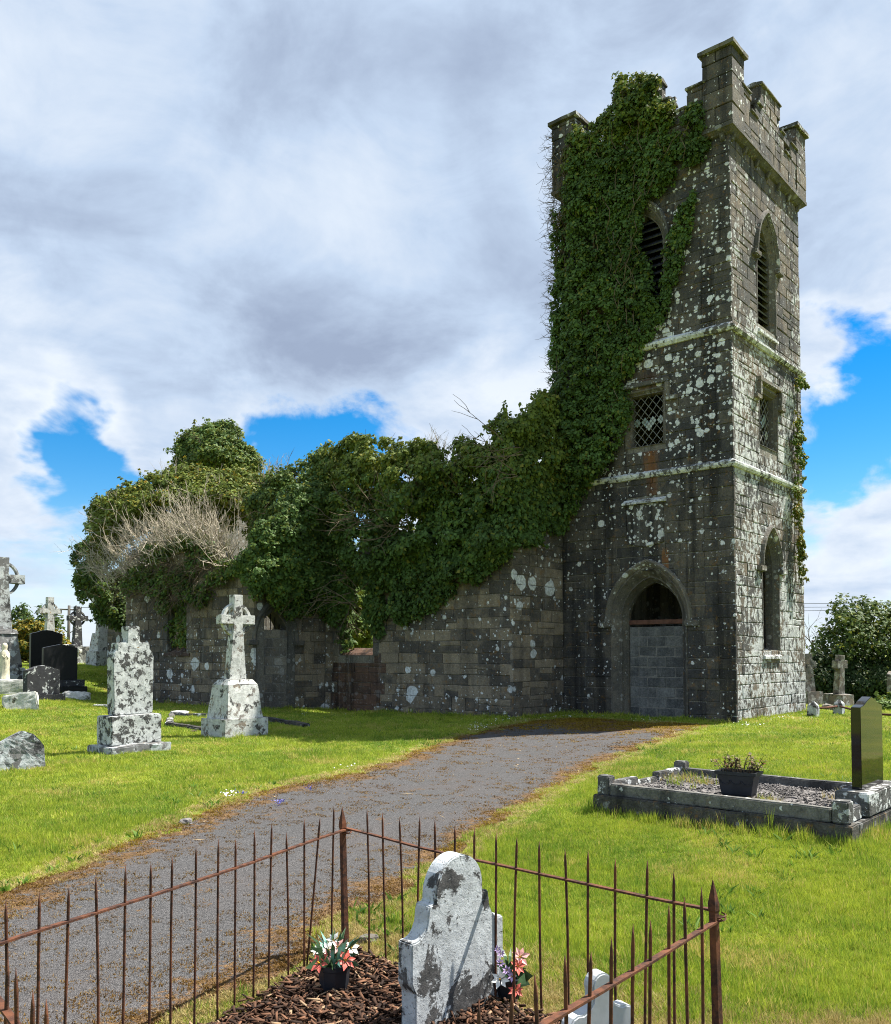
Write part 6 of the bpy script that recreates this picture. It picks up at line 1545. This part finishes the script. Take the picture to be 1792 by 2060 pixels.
# ------------------------------------------------------------------ transept: thin ivy and dead brushwood
def gable_front():
    pG = wp(PX0, PY, 0); Cc, Rr, st, dd = [], [], MB(), MB()
    for u, v in sample_poly(IVY_GABLE, 900):
        n = fbm(u, v, 0.03)
        if n < -0.12: continue
        p = on_plane(u, v, pG+NA*rng.uniform(0.03, 0.25), NA); Cc.append(p); Rr.append(rng.uniform(0.08, 0.16))
    for k in range(210):     # leaves added in the window opening to hide its sunlit reveal
        Cc.append(MT @ Vector(fG(random.uniform(2.9, 3.8), random.uniform(1.8, 3.05), -random.uniform(0.05, 0.42)))); Rr.append(random.uniform(0.08, 0.14))
    P, N, Tt, L, Wl, ix = clumps_to_leaves(np.array(Cc), np.array(Rr), 15, nA, (0.06, 0.10))
    mi = (rng.random(len(P)) < 0.25).astype(int)
    for u, v in sample_poly(IVY_GABLE, 210):
        p = on_plane(u, v, pG+NA*random.uniform(0.06, 0.28), NA); twig(st, p, Vector((random.gauss(-.3, .5), random.gauss(0, .2), random.gauss(-0.5, .6))), random.uniform(0.3, 0.8), 0.010, 1, 0.5, -0.1, 4, 2)
    # the dead brush fans out from the gable slopes
    for k in range(330):
        s = random.random()
        if s < 0.75: t_ = random.random(); u = 205+(405-205)*t_; v = 1168-(1168-1085)*t_**0.85+random.gauss(0, 14)
        else: t_ = random.random(); u = 400+75*t_; v = 1085+60*t_+random.gauss(0, 8)
        p = on_plane(u, v, pG+NA*random.uniform(-0.5, 0.45), NA)
        lean = (u-385)/230.0
        d = AX*(lean*1.0+random.gauss(0, .28))+NA*random.gauss(0.35, .3)+Vector((0, 0, random.gauss(0.75, 0.25)))
        twig(dd, p, d, random.uniform(0.28, 0.85), 0.015, 2, 0.5, 0.12, 4, 2)
    foliage_thing('gable_ivy', 'thin brown-stemmed ivy straggling down the transept gable above its window', 'ivy', 'ivy on the ruin', tuple(wp(-13.5, -4.5, 0.2)),
                  [('leaves', leaf_mesh('gable_ivy', P, N, Tt, L, Wl, [MATS['ivy_leaf'], MATS['ivy_top']], mi)), ('stems', st.mesh('stems', MATS['twig_brown']))])
    foliage_thing('dead_brushwood', 'fan of bare bleached twigs crowning the transept gable', 'brushwood', None, tuple(wp(-13.4, -4.3, 0.2)), [('twigs', dd.mesh('twigs', MATS['twig_pale']))])
    # dry twigs on the skyline between the peaks
    d2 = MB()
    for k in range(60):
        u, v = random.uniform(530, 610), random.uniform(975, 1020); p = at(u, v, 25.0+random.uniform(-.5, .5)); twig(d2, p, Vector((random.gauss(0, .4), random.gauss(0, .3), 1)), random.uniform(0.3, 0.55), 0.012, 2, 0.45, 0.2, 4, 2)
    for k in range(26):
        u, v = random.uniform(860, 915), random.uniform(905, 935); p = at(u, v, 21.6+random.uniform(-.3, .3)); twig(d2, p, Vector((random.gauss(0, .4), random.gauss(0, .3), 1)), random.uniform(0.18, 0.35), 0.009, 2, 0.45, 0.2, 4, 2)
    foliage_thing('dry_twigs', 'tuft of pale dry twigs on the ivy skyline between the two humps', 'brushwood', None, tuple(wp(-11, -1, 0.2)), [('twigs', d2.mesh('twigs', MATS['twig_pale']))])
gable_front()

# ------------------------------------------------------------------ trees, hedge, conifer
def tree(name, label, u, v, Y, crown, n, rad, per, size, mats, frac, trunk=True, thin=-0.3, spread=(2.0, 1.5), group='trees', dens_in=0.6):
    p = at(u, v, Y); z0 = hz(p.x, p.y); t = thing(name, (p.x, p.y, z0), 0, label, 'tree', group)
    Cc, Rr = [], []
    for (uu, vv) in sample_poly(crown, n):
        nn = fbm(uu*1.7, vv*1.7, 0.022); e = dist_poly_np(crown, np.array([uu]), np.array([vv]))[0]
        if nn < thin and e < 35: continue
        dep = spread[1]*min(1, e/50+0.2); q = at(uu, vv, Y-rng.uniform(-0.6, 1.0)*dep+nn*0.6); Cc.append(q-Vector((p.x, p.y, z0))); Rr.append(rng.uniform(*rad))
    P, N, Tt, L, Wl, ix = clumps_to_leaves(np.array(Cc), np.array(Rr), per, (-0.1, -0.5, 0.5), size, 0.4)
    o = link('crown', leaf_mesh('crown', P, N, Tt, L, Wl, [MATS[m] for m in mats], (rng.random(len(P)) < frac).astype(int)), t)
    b = MB(); H = max(c[2] for c in Cc)
    b.tube([(0, 0, -0.2), (0.05, 0, H*0.2), (-0.05, 0.05, H*0.45), (0.1, 0, H*0.8)], [H*0.045, H*0.035, H*0.025, H*0.008], 8)
    for k in range(16):
        c = Vector(random.choice(Cc)); s = Vector((0, 0, H*random.uniform(0.2, 0.5))); b.tube([s, s.lerp(c, 0.5)+Vector((0, 0, 0.15)), c], [H*0.014, H*0.010, H*0.004], 5, cap=False)
    b.build('trunk', MATS['bark'], t, smooth=True)
    return t
tree('broadleaf_tree', 'spreading green hawthorn tree rising above the hedge past the tower', 1745, 1425, 33.0,
     [(1640, 1300), (1665, 1255), (1655, 1235), (1690, 1208), (1725, 1205), (1760, 1218), (1790, 1215), (1850, 1225), (1900, 1260), (1920, 1330), (1880, 1380), (1700, 1370), (1650, 1345), (1625, 1320)], 620, (0.24, 0.46), 26, (0.11, 0.17), ('tree_leaf', 'ivy_top'), 0.2, spread=(2, 1.8), thin=-0.18)
def hedge():
    poly = [(1610, 1330), (1640, 1318), (1700, 1330), (1760, 1335), (1850, 1330), (1930, 1335), (1930, 1420), (1600, 1424)]
    bushy('hedge', 'dense dark hedge along the yard edge behind the brown cross', poly, (31.0, 33.0), 900, (0.22, 0.4), 26, (0.10, 0.16), ('hedge_leaf', 'tree_leaf'), 0.08, 'hedges', thin=-2, cat='hedge')
hedge()
tree('broadleaf_tree', 'feathery green tree behind the golden conifer', 60, 1330, 48.0, [(5, 1280), (20, 1235), (50, 1215), (80, 1222), (112, 1245), (125, 1275), (118, 1310), (20, 1320)], 260, (0.3, 0.55), 24, (0.14, 0.22), ('tree_leaf', 'hedge_leaf'), 0.3, spread=(2, 1.6), thin=-0.1)
tree('conifer', 'bushy golden conifer between the tall grey cross and black headstones', 75, 1340, 38.0, [(-40, 1340), (-30, 1275), (10, 1260), (60, 1248), (100, 1265), (125, 1275), (150, 1300), (172, 1312), (178, 1335), (160, 1345)], 520, (0.18, 0.34), 30, (0.09, 0.15), ('golden_leaf', 'tree_leaf'), 0.35, spread=(2, 1.2), thin=-0.3)
def bare_tree():
    p = at(1635, 1330, 60.0); t = thing('bare_tree', (p.x, p.y, -0.5), 0, 'far leafless tree just past the tower edge', 'tree', 'trees'); b = MB()
    b.tube([(0, 0, 0), (0, 0, 3.0)], [0.12, 0.07], 6)
    for k in range(9): twig(b, (random.gauss(0, .1), 0, random.uniform(1.0, 2.8)), Vector((random.gauss(0, .7), random.gauss(0, .5), 1)), random.uniform(1.0, 1.6), 0.035, 2, 0.45, 0.2, 4, 2)
    b.build('branches', MATS['twig_brown'], t)
bare_tree()
# rough long grass clump by the hedge
bushy('grass_tussock', 'bright tussock of long grass in front of the hedge end', [(1755, 1418), (1775, 1408), (1850, 1405), (1850, 1432), (1760, 1432)], (24.5, 26.0), 90, (0.10, 0.2), 40, (0.10, 0.22), ('ivy_fresh', 'tree_leaf'), 0.2, 'shrubs', thin=-2, cat='grass clump')

# ------------------------------------------------------------------ grass, moss, daisies: tufts spread with geometry nodes
def tuft(name, n, rad, h0, h1, w, mat, lean=0.5, curl=0.4):
    V, F = [], []
    for k in range(n):
        a, r = rng.uniform(0, 6.283), rad*math.sqrt(rng.random()); x, y = r*math.cos(a), r*math.sin(a); hgt = rng.uniform(h0, h1)
        b = rng.uniform(0, 6.283); lx, ly = math.cos(b)*lean*hgt*rng.uniform(0.2, 1), math.sin(b)*lean*hgt*rng.uniform(0.2, 1); ww = w*rng.uniform(0.7, 1.3); f = rng.uniform(0, 6.283); sx, sy = math.cos(f)*ww, math.sin(f)*ww
        i = len(V)
        V += [(x-sx, y-sy, -0.01), (x+sx, y+sy, -0.01), (x+lx*0.4-sx*0.8, y+ly*0.4-sy*0.8, hgt*0.55), (x+lx*0.4+sx*0.8, y+ly*0.4+sy*0.8, hgt*0.55), (x+lx, y+ly, hgt*(1-curl*0.15))]
        F += [(i, i+1, i+3), (i, i+3, i+2), (i+2, i+3, i+4)]
    return bpy.data.objects.new(name, np_mesh(name, V, F, MATS[mat], False))
def scatter(name, tufts, pts, scl, label, cat):
    colx = bpy.data.collections.new(name+'_tufts')
    for t in tufts: colx.objects.link(t)
    n = len(pts); me = bpy.data.meshes.new(name); me.vertices.add(n); me.vertices.foreach_set('co', pts.astype(np.float32).ravel())
    a = me.attributes.new('rot', 'FLOAT_VECTOR', 'POINT'); rot = np.zeros((n, 3), np.float32); rot[:, 2] = rng.uniform(0, 6.283, n); rot[:, :2] = rng.normal(0, 0.08, (n, 2)); a.data.foreach_set('vector', rot.ravel())
    a = me.attributes.new('scl', 'FLOAT_VECTOR', 'POINT'); a.data.foreach_set('vector', scl.astype(np.float32).ravel())
    a = me.attributes.new('pick', 'INT', 'POINT'); a.data.foreach_set('value', rng.integers(0, len(tufts), n).astype(np.int32))
    o = link(name, me); tag(o, label, cat, kind='stuff')
    ng = bpy.data.node_groups.new(name, 'GeometryNodeTree'); ng.interface.new_socket('Geometry', in_out='INPUT', socket_type='NodeSocketGeometry'); ng.interface.new_socket('Geometry', in_out='OUTPUT', socket_type='NodeSocketGeometry')
    gi, go = ng.nodes.new('NodeGroupInput'), ng.nodes.new('NodeGroupOutput'); ip = ng.nodes.new('GeometryNodeInstanceOnPoints'); ci = ng.nodes.new('GeometryNodeCollectionInfo')
    ci.inputs['Collection'].default_value = colx; ci.inputs['Separate Children'].default_value = True; ci.inputs['Reset Children'].default_value = True
    def attr(nm, ty):
        q = ng.nodes.new('GeometryNodeInputNamedAttribute'); q.data_type = ty; q.inputs['Name'].default_value = nm; return q.outputs['Attribute']
    L = ng.links.new
    L(gi.outputs[0], ip.inputs['Points']); L(ci.outputs[0], ip.inputs['Instance']); ip.inputs['Pick Instance'].default_value = True
    L(attr('pick', 'INT'), ip.inputs['Instance Index']); L(attr('scl', 'FLOAT_VECTOR'), ip.inputs['Scale'])
    e2r = ng.nodes.new('FunctionNodeEulerToRotation'); L(attr('rot', 'FLOAT_VECTOR'), e2r.inputs[0]); L(e2r.outputs[0], ip.inputs['Rotation'])
    L(ip.outputs[0], go.inputs[0]); md = o.modifiers.new('scatter', 'NODES'); md.node_group = ng
    return o
def footprint(x, y, grow=0.0):
    """True where masonry or graves stand"""
    lx = (x-TC.x)*AX.x+(y-TC.y)*AX.y; ly = (x-TC.x)*AY.x+(y-TC.y)*AY.y; g = grow
    m = (lx > -TW_-g) & (lx < g) & (ly > -g) & (ly < TW_+g)
    m |= (lx > NX1-g) & (lx < NX0+g) & (ly > NY0-g) & (ly < NY1+g)
    m |= (lx > PX1-g) & (lx < PX0+g) & (ly > PY-g) & (ly < NY0+g)
    M, L_, Wd, zt = KG; c = M.translation; ex, ey = M.col[0].xyz, M.col[1].xyz
    kx = (x-c.x)*ex.x+(y-c.y)*ex.y; ky = (x-c.x)*ey.x+(y-c.y)*ey.y
    m |= (kx > -g) & (kx < L_+g) & (ky > -g) & (ky < Wd+g)
    return m
def field(n, ymax=34.0):
    """candidate points over the yard, denser close by"""
    y = 2.2*np.exp(rng.random(n)*math.log(ymax/2.2)); hw = y*0.56+2.2; x = rng.uniform(-1, 1, n)*hw
    return x, y
grass_mat('weed_blade', (0.07, 0.15, 0.02), (0.14, 0.24, 0.03), (0.25, 0.27, 0.05), 0.2)
def fbm_np(x, y): return np.sin(x*0.9+1.7*np.sin(y*0.7))*np.sin(y*1.1+1.3*np.sin(x*1.3))
def lawn():
    x, y = field(330000); pin_ = inside_np(PATH, x, y); dp = dist_poly_np(PATH, x, y)
    nz = np.array([fbm(a, b, 1.4) for a, b in zip(x[:1], y[:1])])  # noqa
    edge = np.where(pin_, -dp, dp)
    wob = 0.10*np.sin(x*5.1+y*3.3)+0.07*np.sin(x*11.7-y*9.1)+rng.normal(0, 0.05, len(x))
    ok = (edge+wob > 0.02) & ~footprint(x, y) & ~(inside_np(QUAD, x, y) & (dist_poly_np(QUAD, x, y) > 0.05))
    x, y, edge = x[ok], y[ok], edge[ok]; z = hz_np(x, y)
    pat = np.sin(x*1.7+np.sin(y*1.1)*1.5)*np.sin(y*1.9+np.sin(x*0.8)*1.3)
    base = 0.72+0.30*pat+rng.normal(0, 0.20, len(x))+0.7*(rng.random(len(x)) < 0.025); far = np.clip(y/9, 0.75, 2.6)
    near_kg = footprint(x, y, 0.10); base = np.where(near_kg, base*1.9, base)
    base = np.where(edge < 0.25, base*0.8, base)
    # bare, straw-coloured margin along the railing and path edges
    dq = dist_poly_np(QUAD, x, y); straw = ((dq < 0.7) & (x > -0.7) & (rng.random(len(x)) < 0.92-dq*1.1)) | ((dq < 0.3) & (rng.random(len(x)) < 0.6)) | ((edge < 0.22) & (rng.random(len(x)) < 0.55)) | (np.hypot((x-1.75)/0.9, (y-3.72)/0.28) < rng.uniform(0.2, 1.0, len(x)))
    pts = np.c_[x, y, z]; s = np.c_[far, far, base*np.clip(0.9+far*0.12, 1, 1.25)]
    g = [tuft('grass_tuft', 46, 0.05, 0.018, 0.058, 0.0022, 'grass_blade', 0.8) for _ in range(4)]+[tuft('grass_tuft', 30, 0.045, 0.03, 0.085, 0.0024, 'grass_blade', 0.7)]
    scatter('grass', g, pts[~straw], s[~straw], 'short sunlit yellow-green mown grass across the churchyard', 'grass')
    s2 = s[straw].copy(); s2[:, 2] *= 1.0
    scatter('dry_grass', [tuft('dry_tuft', 40, 0.06, 0.012, 0.055, 0.0026, 'straw_blade', 1.5) for _ in range(3)], pts[straw], s2, 'bleached dry grass along the path edge and railing', 'dry grass')
    # broad-leaved weeds in loose colonies
    xs, ys = field(5200, 24.0); k = (fbm_np(xs, ys) > 0.25) & ~inside_np(PATH, xs, ys) & ~footprint(xs, ys, 0.05) & ~inside_np(QUAD, xs, ys); xs, ys = xs[k], ys[k]
    scatter('lawn_weeds', [tuft('weed_rosette', 12, 0.03, 0.02, 0.075, 0.008, 'weed_blade', 1.5) for _ in range(3)], np.c_[xs, ys, hz_np(xs, ys)], np.c_[rng.uniform(0.7, 1.4, len(xs))]*np.ones((1, 3)), 'darker broad-leaved weeds dotted through the lawn', 'weeds')
    # long blades against the kerbs and walls
    xs, ys = field(60000, 26.0); k = footprint(xs, ys, 0.16) & ~footprint(xs, ys, 0.005) & ~inside_np(PATH, xs, ys); xs, ys = xs[k], ys[k]
    f2 = np.clip(ys/10, 0.8, 1.8)
    scatter('long_grass', [tuft('long_tuft', 16, 0.05, 0.06, 0.17, 0.0028, 'grass_blade', 0.5) for _ in range(3)], np.c_[xs, ys, hz_np(xs, ys)], np.c_[f2, f2, rng.uniform(0.5, 1.1, len(xs))], 'longer unmown grass at the foot of walls and kerbs', 'grass')
    # moss and litter on the path, thickest at its sides and before the door
    xs, ys = field(150000, 20.5); k = inside_np(PATH, xs, ys); xs, ys = xs[k], ys[k]; d = dist_poly_np(PATH, xs, ys)
    patch = np.sin(xs*2.3+np.sin(ys*1.7)*2)*np.sin(ys*2.1+np.sin(xs*1.3)*2)
    pr = 0.75*np.exp(-d/0.24)+0.05+0.12*np.clip(patch, 0, 1); k = rng.random(len(xs)) < pr; xs, ys, d = xs[k], ys[k], d[k]
    zz = hz_np(xs, ys)+0.004; fr = np.clip(ys/9, 0.8, 1.8)
    door = np.hypot(xs-dor.x+0.5, ys-dor.y+0.9) < rng.uniform(1.6, 2.6, len(xs))
    gold = door | ((d < 0.16) & (rng.random(len(xs)) < 0.5) & (ys > 7))
    s = np.c_[fr, fr, np.full(len(xs), 0.75)]
    scatter('path_moss', [tuft('moss_tuft', 22, 0.055, 0.006, 0.020, 0.0035, 'moss_blade', 2.4) for _ in range(3)], np.c_[xs, ys, zz][~gold], s[~gold], 'brown dry moss and litter along the gravel path', 'moss')
    xs2, ys2 = field(60000, 21.5); q = (np.hypot((xs2-dor.x+0.9)/2.9, (ys2-dor.y+0.9)/1.3) < 1) & inside_np(PATH, xs2, ys2) & ~footprint(xs2, ys2); xs2, ys2 = xs2[q], ys2[q]
    P2 = np.r_[np.c_[xs, ys, zz][gold], np.c_[xs2, ys2, hz_np(xs2, ys2)+0.004]]; f2 = np.clip(P2[:, 1]/9, 0.8, 1.8)
    scatter('golden_moss', [tuft('gold_tuft', 26, 0.06, 0.008, 0.028, 0.0035, 'gold_moss', 2.0) for _ in range(3)], P2, np.c_[f2, f2, np.full(len(P2), 0.9)], 'golden moss spreading over the path before the tower door', 'moss')
    # blades through the grave gravel
    M, L_, Wd, zt = KG; pp = []
    for k in range(60): pp.append(M @ Vector((rng.choice([0.25, 0.45, 1.95])+rng.normal(0, 0.10), rng.choice([1.1, 1.25])+rng.normal(0, 0.14), zt+0.03)))
    for k in range(18): pp.append(M @ Vector((1.55+rng.normal(0, 0.05), 0.35+rng.normal(0, 0.06), zt+0.03)))
    scatter('grave_weeds', [tuft('weed_tuft', 14, 0.04, 0.03, 0.11, 0.0025, 'straw_blade', 0.7), tuft('weed_tuft', 12, 0.04, 0.04, 0.14, 0.0025, 'grass_blade', 0.6)], np.array([tuple(p) for p in pp]), np.ones((len(pp), 3))*0.9, 'wispy weeds and yellow grass growing in the grave gravel', 'weeds')
lawn()
def daisies():
    V, F = [], []
    for (u, v, su, sv, n) in ((965, 1466, 30, 7, 46), (1150, 1445, 60, 4, 30), (1010, 1452, 60, 4, 26), (1560, 1446, 60, 6, 60), (1500, 1462, 40, 6, 20), (460, 1607, 14, 6, 20), (700, 1548, 40, 8, 8), (1290, 1452, 60, 3, 16), (650, 1440, 80, 6, 14), (150, 1390, 40, 12, 14)):
        for k in range(n):
            p = G(u+random.gauss(0, su*0.5), v+random.gauss(0, sv*0.5)); r = random.uniform(0.007, 0.012); i = len(V); c = p+Vector((0, 0, 0.055))
            tl = Vector((random.gauss(0, .4), random.gauss(-.3, .4), 1)).normalized(); q = tl.to_track_quat('Z', 'Y').to_matrix()
            V += [tuple(c+q @ Vector((r*math.cos(a), r*math.sin(a), 0))) for a in np.linspace(0, 2*math.pi, 6, endpoint=False)]; F.append(tuple(range(i, i+6)))
    me = bpy.data.meshes.new('daisies'); me.from_pydata(V, [], F); me.materials.append(MATS['white_petal'])
    tag(link('daisies', me), 'scattered white daisy heads in the grass by the church walls and path', 'daisies', kind='stuff')
    V, F = [], []
    for (u, v, su, sv, n) in ((560, 1622, 16, 5, 24), (620, 1592, 14, 4, 14), (480, 1602, 14, 4, 10)):
        for k in range(n):
            p = G(u+random.gauss(0, su*0.5), v+random.gauss(0, sv*0.5)); i = len(V); c = p+Vector((0, 0, 0.05)); V += [tuple(c+Vector((random.gauss(0, .008), random.gauss(0, .008), random.gauss(0, .012)))) for _ in range(4)]; F += [(i, i+1, i+2), (i, i+2, i+3)]
    me = bpy.data.meshes.new('bluebells'); me.from_pydata(V, [], F); me.materials.append(MATS['bluebell'])
    tag(link('speedwell', me), 'small blue wildflowers along the grassy path edge', 'wildflowers', kind='stuff')
daisies()
def straws():
    V, F = [], []
    for k in range(70):
        x, y = random.uniform(-2.6, 3.2), random.uniform(3.6, 15)
        if not inside(PATH, x, y): continue
        a = random.uniform(0, 6.28); L = random.uniform(0.02, 0.09); w = random.choice([0.003, 0.004, 0.014]); d = Vector((math.cos(a), math.sin(a), 0)); s = Vector((-d.y, d.x, 0))*w; c = Vector((x, y, hz(x, y)+0.018)); i = len(V)
        if w > 0.01: L *= 0.35
        V += [tuple(c-d*L), tuple(c+s+Vector((0, 0, 0.004))), tuple(c+d*L), tuple(c-s)]; F.append((i, i+1, i+2, i+3))
    me = bpy.data.meshes.new('straw'); me.from_pydata(V, [], F); simple('straw', (0.45, 0.34, 0.20), 0.8, 0.2, 0.2); me.materials.append(MATS['straw'])
    tag(link('straw_litter', me), 'pale straw bits and dead leaves lying on the gravel path', 'litter', kind='stuff')
straws()
